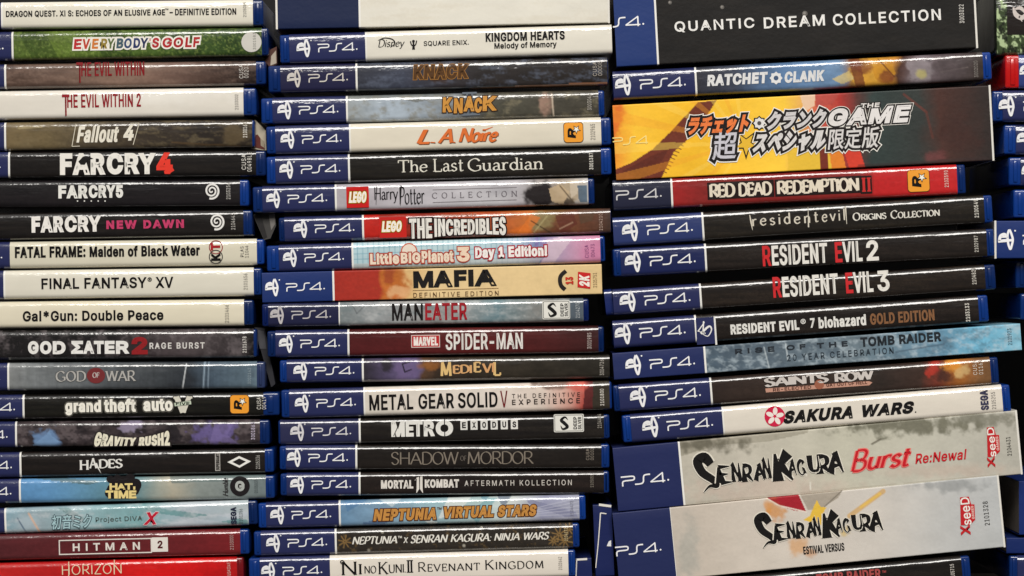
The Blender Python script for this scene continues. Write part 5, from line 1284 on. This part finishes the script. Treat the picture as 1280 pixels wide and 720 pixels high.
c = Case('black case with thin ragged lower-case title followed by white small capitals', GR, XR, 1229.4, 272, 243.4, 36, 0, 10.6)
c.pen('resident', (940, 266, 1023, 281), (214, 206, 190), serif=.03, thick=.13, thin=.08, gap=.3, wob=.04)
c.pen('evil', (1027, 261.6, 1056, 277), (214, 206, 190), serif=.03, thick=.13, thin=.08, gap=.3, wob=.04)
c.add('title', strokes([([(937, 268.6), (938.6, 277), (940.6, 287.6)], [1, 2, .4], True), ([(1010, 259), (1010.6, 284)], [.5, 1.7], False), ([(1056.6, 258), (1058.4, 280)], [2, .6], False)]), (214, 206, 190), 4)
c.pen('Origins', (1065.6, 264.6, 1108, 275), (224, 220, 210), thick=.17, thin=.07, serif=.08, small=.76, name='subtitle')
c.pen('Collection', (1113, 261, 1174.6, 272), (224, 220, 210), thick=.17, thin=.07, serif=.08, small=.76, name='subtitle')
c.number('2100549', (1217.6, 249.4, 1223, 272), (226, 222, 212), bold=.02)
build(c, 876.4, art=black_art(11, (60, 52, 42), (42, 37, 33)), sc=1.16, clip=XR, band_col=(46, 58, 106))

def evil(c, x0, x1, y, h, n, slope):
    parts = (('R', 0, .075, 1), ('ESIDENT', .08, .56, 0), ('E', .625, .687, 1), ('VIL', .69, .86, 0), (n, .895, 1, 0))
    for body, a, b, red in parts:
        xa, xb = x0 + a * (x1 - x0), x0 + b * (x1 - x0); m = (xa + xb) / 2 - (x0 + x1) / 2
        c.text(body, (xa, y - h / 2 - slope * m, xb, y + h / 2 - slope * m), (204, 44, 48) if red else (232, 228, 220), bold=.02)
c = Case('black case with tall white title, two red letters, and a final 2', GR, 775, 1232.6, 310, 285.4, 36.2, 9.4, 9.6)
evil(c, 953, 1098, 316.4, 25.6, '2', .052)
c.number('2102987', (1217.6, 294.6, 1222.6, 315), (206, 202, 192), bold=.02)
build(c, 880, art=black_art(12, (60, 50, 44), (42, 35, 32)), sc=1.16, band_col=(30, 38, 82))
c = Case('black case with tall white title, two red letters, and a final 3', GR, XR, 1230.5, 361.6, 330.4, 32.8, 0, 13.4)
evil(c, 966, 1111.6, 355, 26, '3', .06)
c.number('2104821', (1214.6, 334.4, 1220, 355.4), (214, 208, 198), bold=.02)
build(c, 873.5, art=black_art(13, (66, 54, 44), (42, 35, 32)), sc=1.16, clip=XR)

c = Case('black case with white title, dim bronze last words and a small headset emblem', GR, XR, 1222, 401, 368.6, 34.8, 0, 12.6)
c.text('RESIDENT EVIL', (913, 402.6, 999, 415.4), (228, 226, 220), bold=.04)
c.text('®', (1000.6, 398.6, 1007, 405), (228, 226, 220), bold=0)
c.text('7', (1012.6, 397.6, 1018.4, 409.6), (228, 226, 220), bold=.03)
c.text('biohazard', (1023, 394.4, 1082.4, 408.6), (228, 226, 220), bold=.035)
c.text('GOLD EDITION', (1087.4, 389.2, 1168, 403.4), (134, 94, 64), bold=.03, name='subtitle')
c.number('2103133', (1206.6, 379, 1212, 402), (220, 216, 206), bold=.03)
# the small cell beside the platform print
P = lambda *p: p
c.add('headset_emblem', polyg([(869.6, 397.6), (892, 396), (894, 429.4), (871.4, 431)]), NAVY, 0)
c.add('headset_emblem', strokes([([(893, 395.4), (895.4, 431)], 2.2, False)]), (230, 228, 222), 1)
c.add('headset_emblem', strokes([([(880.6, 402.6), (872.6, 414), (882, 416.6)], [1, 2, 1], False), ([(876, 417), (886, 408), (889.4, 412), (885, 420), (879, 418)], [3, 2.4, 1.6, 1.2, .8], True), ([(879.4, 401.4), (878.6, 418)], 1.6, False)]), (236, 234, 230), 2)
build(c, 867.4, art=black_art(14, (60, 50, 44), (42, 35, 32)), sc=1.16, clip=XR)

def art(A):
    A.gx((880, (72, 88, 102)), (960, (88, 102, 114)), (1080, (104, 120, 130)), (1180, (98, 138, 162)), (1230, (112, 180, 210)), (1276, (136, 190, 212))); A.mott(.25, 16, 9, 3); A.specks((190, 204, 212), 9, 6, .62, .5, 5); A.specks((70, 84, 98), 16, 8, .64, .5, 8)
    A.line(955, 434, 962, 462, 1.4, (196, 206, 210), .6); A.line(982, 430, 985, 450, 1.6, (206, 216, 220), .6); A.line(1120, 440, 1180, 430, 2, (70, 88, 104), .6)
c = Case('icy grey-blue cardboard sleeve sticking out furthest, with dark spaced capitals', GR, XR, 1275, 441.6, 404.4, 33.4, kind='card', cat='game box', name='game_box', back=0)
c.text('RISE OF THE', (918.6, 427.4 + 5, 1059.6, 433.6 + 5), (40, 46, 54), bold=.02, space=1.9)
c.dec['title'] = []
c.text('RISE', (918.6, 434.4, 968, 441), (38, 44, 52), bold=.035, space=1.7)
c.text('OF', (983, 430.6, 1007, 437), (38, 44, 52), bold=.035, space=1.7)
c.text('THE', (1021, 427.4, 1059.6, 434), (38, 44, 52), bold=.035, space=1.7)
c.text('TOMB RAIDER', (1075.4, 418, 1176.6, 430), (34, 40, 46), bold=.03)
c.text('20 YEAR CELEBRATION', (983.6, 438.6, 1117, 446.6), (44, 54, 64), bold=.0, space=1.5, name='subtitle')
c.number('2101923', (1259.4, 410.6, 1264.6, 431), (62, 84, 98))
build(c, 879, art=art, sc=1.14, clip=XR, band_col=(34, 44, 90))

def art(A):
    A.gx((887, (48, 38, 34)), (1000, (58, 46, 40)), (1100, (50, 42, 38)), (1150, (62, 46, 40)), (1175, (116, 56, 44)), (1200, (170, 104, 48)), (1222, (132, 92, 58)), (1237, (112, 80, 52))); A.mott(.25, 20, 7, 3)
    A.blob(1166, 460, 9, 9, (176, 58, 46), .9, .4, 1, 3); A.blob(1190, 458, 13, 10, (222, 146, 56), .9, .5, 1, 5); A.blob(1204, 464, 12, 8, (206, 172, 116), .8, .5, .8, 7); A.blob(1180, 470, 12, 8, (60, 40, 36), .8, .5, .8, 9)
c = Case('dark brown case with chrome serif title, salmon ribbon beneath and a burst of flame', GR, 773, 1237, 480.6, 446, 34.6, 7.6, 10.4)
c.pen('SAINTS', (955, 469.4, 1036, 481.2), (206, 198, 192), thick=.26, thin=.12, serif=.08, gap=.06, out=(28, 22, 20), ow=.06)
c.pen('ROW', (1043, 464.4, 1092, 476.4), (206, 198, 192), thick=.26, thin=.12, serif=.08, gap=.06, out=(28, 22, 20), ow=.06)
c.add('subtitle', polyg([(956.6, 485.6), (1086, 476.4), (1090.4, 478), (1086.6, 481.6), (957.4, 490.6)]), (196, 148, 128), 1)
c.add('subtitle', disc(1024, 480.6, 6, 6), (156, 96, 74), 2)
c.text('GAT OUT OF HELL', (1032.6, 477.4, 1084, 481.8), (92, 56, 46), bold=.02, name='subtitle', level=4)
c.text('RE-ELECTED', (966, 483.4, 1014, 487.6), (92, 56, 46), bold=.02, name='subtitle', level=4)
c.number('CUSA', (1216, 450.6, 1221, 468.6), (226, 214, 200), '01164', (1223, 450, 1228.4, 468))
build(c, 886.5, art=art, sc=1.16)

def art(A): A.base((226, 218, 205)); A.mott(.05, 40, 9, 3)
c = Case('cream case with black slanted title and a pink round flower emblem', GR, 787.4, 1251.6, 517.8, 480.4, 36, 10.6, 10.6)
c.add('studio_emblem', disc(968.4, 520.4, 12.8), (206, 36, 72), 1)
for k in range(5):
    t = math.radians(72 * k - 86); x, y = 968.4 + 6.6 * math.cos(t), 520.4 + 6.6 * math.sin(t)
    c.add('studio_emblem', rotg(disc(0, 0, 5, 3, 16), -t) if False else shift(rotg(disc(0, 0, 4.9, 2.9, 16), -t), x, y), (240, 230, 222), 2 + k % 2)
c.text('SAKURA', (979, 510.4, 1065.6, 526.4), (24, 22, 22), bold=.06, shear=.3)
c.text('WARS', (1078, 503.6, 1143, 519), (24, 22, 22), bold=.06, shear=.3)
c.text('.', (1143.6, 514, 1145.4, 515.8), (24, 22, 22))
c.text('SEGA', (1225.4, 487.4, 1235.6, 512.4), (62, 62, 86), bold=.09, rot=90, name='publisher_emblem')
c.number('2105255', (1239.4, 490, 1244.6, 511), (120, 116, 112))
build(c, 901.7, art=art, sc=1.16, stripe=2)

def senran(c, fx, fy, out=(226, 220, 206)):
    for i, (ch, x0, y0, x1, y1) in enumerate((('S', 50, 110, 260, 420), ('E', 215, 195, 350, 360), ('N', 340, 170, 430, 335), ('R', 425, 185, 515, 335), ('A', 520, 180, 610, 330), ('N', 590, 130, 665, 310), ('K', 665, 70, 840, 330), ('A', 795, 150, 865, 290), ('G', 870, 150, 945, 285), ('U', 950, 120, 1050, 260), ('R', 1020, 110, 1135, 270), ('A', 1105, 85, 1240, 275))):
        r = (fx(860 + x0 / 6.4), fy(550 + y0 / 6.4), fx(860 + x1 / 6.4), fy(550 + y1 / 6.4))
        big = ch in 'SK' and (x1 - x0) > 150
        if ch == 'S':
            w, h = r[2] - r[0], r[3] - r[1]
            pts = [(r[0] + w * a, r[1] + h * b) for a, b in ((.62, .27), (.38, .1), (.12, .2), (.3, .48), (.72, .68), (.86, .82), (.58, .84), (.36, 1.0))]
            c.add('title', strokes([(pts, [w * .42, w * .5, w * .44, w * .4, w * .36, w * .28, w * .14, w * .08], True)]), out, 1)
            c.add('title', strokes([(pts, [w * .3, w * .4, w * .36, w * .32, w * .28, w * .2, w * .1, w * .02], True)]), (20, 18, 18), 3)
        else:
            c.pen(ch, r, (20, 18, 18), serif=0, thick=.34 if big else .3, thin=.16, nib=-20, taper=.75, shear=-.05, out=out, ow=.10, level=4 + i % 2)
def art(A):
    A.gx((850, (184, 178, 164)), (930, (194, 188, 174)), (1060, (192, 189, 172)), (1180, (190, 187, 174)), (1268, (180, 177, 166)))
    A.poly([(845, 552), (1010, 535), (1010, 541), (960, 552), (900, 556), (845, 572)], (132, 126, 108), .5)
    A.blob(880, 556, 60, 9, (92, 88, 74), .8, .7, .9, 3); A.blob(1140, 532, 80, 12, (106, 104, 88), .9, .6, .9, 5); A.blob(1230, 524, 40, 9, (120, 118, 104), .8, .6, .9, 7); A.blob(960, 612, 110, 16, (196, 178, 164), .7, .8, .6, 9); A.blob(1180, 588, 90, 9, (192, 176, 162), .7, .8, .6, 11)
    A.mott(.1, 24, 14, 3)
    for k in range(3): A.line(870 + 130 * k, 628 - 12 * k, 990 + 130 * k, 617 - 12 * k, 1, (150, 140, 124), .5)
    A.line(1090, 555, 1101, 549, 2.2, (90, 84, 70), .8); A.line(1006, 586, 1008, 594, 2, (222, 218, 206), .8); A.line(1013, 603, 1013, 612, 1.6, (222, 218, 206), .8)
c = Case('thick beige cardboard box with brushy black title and red script words', GR, XR, 1270, 560, 513, 80, kind='card', cat='game box', name='game_box', back=.0012, edge=(1,))
senran(c, lambda x: x, lambda y: y)
red = (196, 30, 40)
c.pen('B', (1063, 561.6, 1086, 589.6), red, serif=0, thick=.12, thin=.07, shear=.3, out=(226, 120, 112), ow=.10)
c.pen('urst', (1083.6, 562.6, 1140, 585), red, serif=0, thick=.13, thin=.08, shear=.3, gap=.04, out=(226, 120, 112), ow=.10)
c.text('Re:Newal', (1143.6, 564, 1209, 577), red, bold=.01, shear=.2)
xseed(c, 1233.6, 533.4, 1246, 584.4)
c.number('2104431', (1258.4, 546, 1264, 569.4), (52, 50, 46))
build(c, 847, art=art, logo=False, sc=1.2, yrel=.55, band_col=(34, 42, 86))

def art(A):
    A.gx((838, (192, 182, 170)), (880, (198, 187, 174)), (980, (206, 197, 186)), (1100, (204, 198, 190)), (1180, (190, 190, 188)), (1246, (184, 186, 186)))
    A.blob(1190, 606, 50, 8, (140, 142, 142), .7, .7, .8, 5); A.blob(860, 690, 14, 40, (164, 164, 156), .6, .7, .6, 7); A.mott(.07, 26, 16, 3)
    A.poly([(957, 621), (997, 616), (1008, 640), (992, 638), (974, 632)], (162, 34, 46)); A.poly([(999, 616), (1054, 611), (1048, 622), (1030, 634), (1010, 638)], (168, 158, 144)); A.line(1030, 634, 1054, 612, .8, (70, 64, 56), .8); A.line(957, 622, 974, 632, 1.2, (232, 220, 206)); A.line(974, 632, 1008, 640, 1.2, (232, 220, 206))
    A.poly([(1012, 645), (1021, 625), (1026, 634), (1034, 634), (1028, 642), (1038, 660), (1004, 650)], (226, 186, 70)); A.blob(970, 640, 12, 12, (206, 142, 74), .8, .5, .7, 3); A.blob(960, 634, 5, 10, (214, 150, 84), .8, .5, .5, 6)
    A.line(1062, 645, 1104, 614, 6, (206, 158, 70), .7); A.line(1076, 634, 1100, 617, 3, (226, 186, 84), .8); A.blob(1000, 682, 12, 14, (206, 152, 92), .7, .6, .6, 5); A.blob(1012, 690, 7, 6, (196, 134, 74), .6, .6, .6, 9); A.blob(1056, 664, 8, 8, (206, 176, 96), .7, .6, .6, 8)
c = Case('thick beige cardboard box with brushy black title over a red, grey and yellow disc', GR, XR, 1247, 641.6, 594.2, 90, kind='card', cat='game box', name='game_box', back=.0004, edge=(1,))
senran(c, lambda x: 944 + (x - 868) * .855, lambda y: 663 + (y - 591) * .9)
c.text('ESTIVAL VERSUS', (1004, 680.6, 1055.4, 690.6), (34, 32, 30), bold=.02, name='subtitle')
xseed(c, 1200, 620.6, 1215, 669)
c.number('2101328', (1229.6, 626.6, 1236, 656.4), (44, 42, 40))
build(c, 837, art=art, logo=False, sc=1.15, stripe=.6, clip=XR, yrel=.55, band_col=(34, 42, 84))

c = Case('black case with dull red capitals, peeking out beneath the beige boxes', GR, XR, 1201, 735, 695, 34, 0, 11)
c.text('TOMB RAIDER', (1020, 714, 1101, 726), (170, 78, 76), bold=.03)
c.text('™', (1102.6, 713, 1107.4, 716), (170, 78, 76), bold=0)
c.number('2105715', (1188, 705, 1193, 724), (210, 204, 196), bold=.02)
build(c, 874, art=black_art(15, (56, 48, 42), (40, 35, 33)), sc=1.16, clip=XR)

# ------------------------------------------------------------------ things glimpsed in the gaps
GS = 'game cases of the next stack beyond the third one'
def simple(label, group, x0, x1, ya, yb, th, lt, band, back, blue=(15, 50, 114), band_col=NAVY, art_=(70, 70, 80), stripe=2, logo=True, kind='film', edge=None, sc=1.16):
    c = Case(label, group, x0, x1, ya, yb, th, lt, 0, kind=kind, back=back, blue=blue, edge=edge,
             cat='game box' if kind == 'card' else 'game case', name='game_box' if kind == 'card' else 'game_case')
    build(c, band, art=art_, stripe=stripe, logo=logo, sc=sc, band_col=band_col)
    return c
def art(A):
    A.base((58, 72, 44)); A.specks((184, 204, 156), 5, 8, .56, .9, 3, .05); A.specks((24, 28, 20), 4, 9, .60, .9, 6, .04)
c = Case('green and black jungle-patterned case with a black panel and white bird mark', GS, 1243.6, 1700, -14, -18, 84, 3, 0, kind='film', back=.012, blue=(14, 18, 12))  # green shell coloured near black, standing in for the gap's shade
rect(c, 'platform_panel', 1257, -14, 1400, 43, (30, 24, 22), 0)
c.add('studio_emblem', strokes([([(1265, 9), (1268, 18), (1276, 22), (1284, 14)], [2, 6, 6, 2], True), ([(1266, 12), (1274, 10), (1282, 18)], [1, 5, 2], True), ([(1272, 20), (1276, 27)], [3, 1], False)]), (206, 196, 190), 2)
build(c, None, art=art)
simple('blue case with a bright red plastic end under the jungle-patterned case', GS, 1272, 1690, 68, 66, 43, 17, 1372, .010, blue=(186, 24, 24), band_col=(50, 62, 120))
simple('blue case with white standing-letter emblem, right below the one with a red end', GS, 1252, 1660, 112.5, 111, 40, 13, 1346, .010, art_=(60, 54, 56)).root['label'] = 'blue case with part of a white emblem, directly below the red-ended case'
simple('a', GS, 1268, 1690, 154.6, 154, 39, 15, 1368, .013).root['label'] = 'dark blue case end, second below the red-ended case'
simple('a', GS, 1274, 1690, 195.6, 195, 37, 15, 1374, .014).root['label'] = 'dark blue case end, third below the red-ended case'
simple('a', GS, 1280, 1690, 236, 235.6, 37, 15, 1380, .013).root['label'] = 'dark blue case end just above the white-edged blue box'
c = simple('a', GS, 1243.6, 1660, 276, 274.6, 47, 0, 1346, .004, kind='card', edge=(-1,), band_col=(28, 48, 104))
c.root['label'] = 'bright blue cardboard box with white worn edge and white emblem, near the dim bronze title'
simple('a', GS, 1282, 1690, 324, 323.6, 37, 14, 1382, .012).root['label'] = 'blue case end just below the white-edged blue box'
simple('a', GS, 1286, 1690, 366, 366, 35, 12, 1386, .012).root['label'] = 'blue case end beside the icy grey-blue sleeve, second below the white-edged box'
c = simple('a', GS, 1272, 1690, 601, 600, 68, 0, 1372, .012, kind='card', band_col=(24, 44, 104), logo=False)
c.root['label'] = 'plain blue box beside the corner of the lower beige box'
simple('a', GS, 1256, 1690, 672, 671, 20, 0, 1360, .014, kind='card', band_col=(22, 40, 94), logo=False).root['label'] = 'thin blue box under the plain blue box'
simple('a', GS, 1270, 1690, 694, 694, 36, 10, 1366, .013, logo=False).root['label'] = 'lowest blue case end beyond the beige boxes'

GB = 'blue boxes glimpsed behind the middle stack'
c = Case('dark blue box with one worn white upright edge, glimpsed beside the slanted gold title', GB, 741, 764.2, 631, 630, 90, kind='card', back=.006, cat='game box', name='game_box')
c.add('worn_edge', strokes([([(750.6, 641), (748, 676), (744.6, 710)], [1.4, 1.2, 1.0], True), ([(750.6, 641), (758, 642)], 1.4, False)]), (226, 222, 214), 1)
c.add('worn_edge', strokes([([(748.6, 630.6), (764, 632.6)], 3.0, False)]), (230, 226, 216), 1)
c.add('platform_emblem', polyg([(758.4, 682.6), (761, 676.6), (764, 675.2), (764, 683)]), (230, 230, 230), 1)
build(c, None, art=(26, 36, 84))
c = Case('low blue box with white top edge, behind the end of the lowest cream case', GB, 719.6, 739, 698, 697, 44, kind='card', back=.007, cat='game box', name='game_box')
c.add('worn_edge', strokes([([(720.6, 699.4), (734, 698.6)], 2.6, False), ([(720.8, 700), (719.9, 722)], 1.4, False)]), (228, 224, 216), 1)
build(c, None, art=(26, 36, 84))
c = Case('short dark blue case end behind the cardboard sleeve with the heavy black title', GB, 754.6, 764.2, 362, 361, 33, kind='film', back=.004, blue=(18, 36, 92))
build(c, None, art=(26, 40, 96))

GP = 'loose paper and card bits poking out between stacks'
def bit(label, name, cat, pts, col, y, t=.0012, extra=None, deco=()):
    root = bpy.data.objects.new(name, None); COL.objects.link(root)
    cx = sum(p[0] for p in pts) / len(pts); cy = sum(p[1] for p in pts) / len(pts); k = (D + y) / D
    root.location = ((cx - 640) * S * k, y, (360 - cy) * S * k)
    root['label'] = label; root['category'] = cat; root['group'] = GP
    def slab(nm, pp, c2, y0, y1):
        a = sum(pp[i][0] * pp[(i + 1) % len(pp)][1] - pp[(i + 1) % len(pp)][0] * pp[i][1] for i in range(len(pp)))
        if a > 0: pp = pp[::-1]
        n = len(pp)
        V = [((x - cx) * S * k, yy, -(z - cy) * S * k) for yy in (y0, y1) for x, z in pp]
        F = [tuple(range(n)), tuple(range(2 * n - 1, n - 1, -1))] + [(i, i + n, (i + 1) % n + n, (i + 1) % n) for i in range(n)]
        link_mesh(nm, V, F, [material('loose_card', c2, 'card')], root)
    slab('sheet', pts, col, 0, .06)
    for j, (pp, c2) in enumerate(deco): slab('printed_patch', pp, c2, -.0003 - j * .0001, -.0001)
bit('small brown and cream paper corner beside the green grassy case', 'paper_corner', 'paper', [(331, 76), (338, 62), (346, 58), (346.4, 80), (337, 84)], (84, 54, 46), .008, deco=([[(338, 82), (339, 70), (345, 63), (345.6, 79)], (176, 164, 148)],))
bit('pale printed card corner beside the olive brown case', 'card_corner', 'card', [(313, 151), (319, 150), (332, 163), (333, 188), (314, 186)], (176, 166, 146), .008, deco=([[(317, 170), (322, 168), (331, 180), (331, 187), (318, 184)], (92, 44, 38)], [(326.5, 174), (331, 177), (331, 184), (326.5, 181)] and [[(325.6, 173), (330.6, 177), (330.6, 185), (326, 182)], (150, 138, 118)]))
bit('grey mottled booklet corner between the silver and black cases', 'booklet_corner', 'booklet', [(316, 268), (327, 266), (344, 268), (345, 282), (338, 298), (330, 300)], (66, 64, 62), .009, deco=([[(336, 268), (343.6, 267), (344, 280), (339, 288)], (120, 116, 112)], [[(318, 270), (326, 267), (334, 296), (330, 298)], (40, 38, 38)]))
bit('dark grey leaning sheet beside the charcoal case', 'card_sheet', 'card', [(318, 409), (331, 411), (344, 480), (339, 484)], (46, 46, 50), .010, deco=([[(319.6, 412), (330, 414), (333, 436), (325, 436)], (74, 74, 78)],))
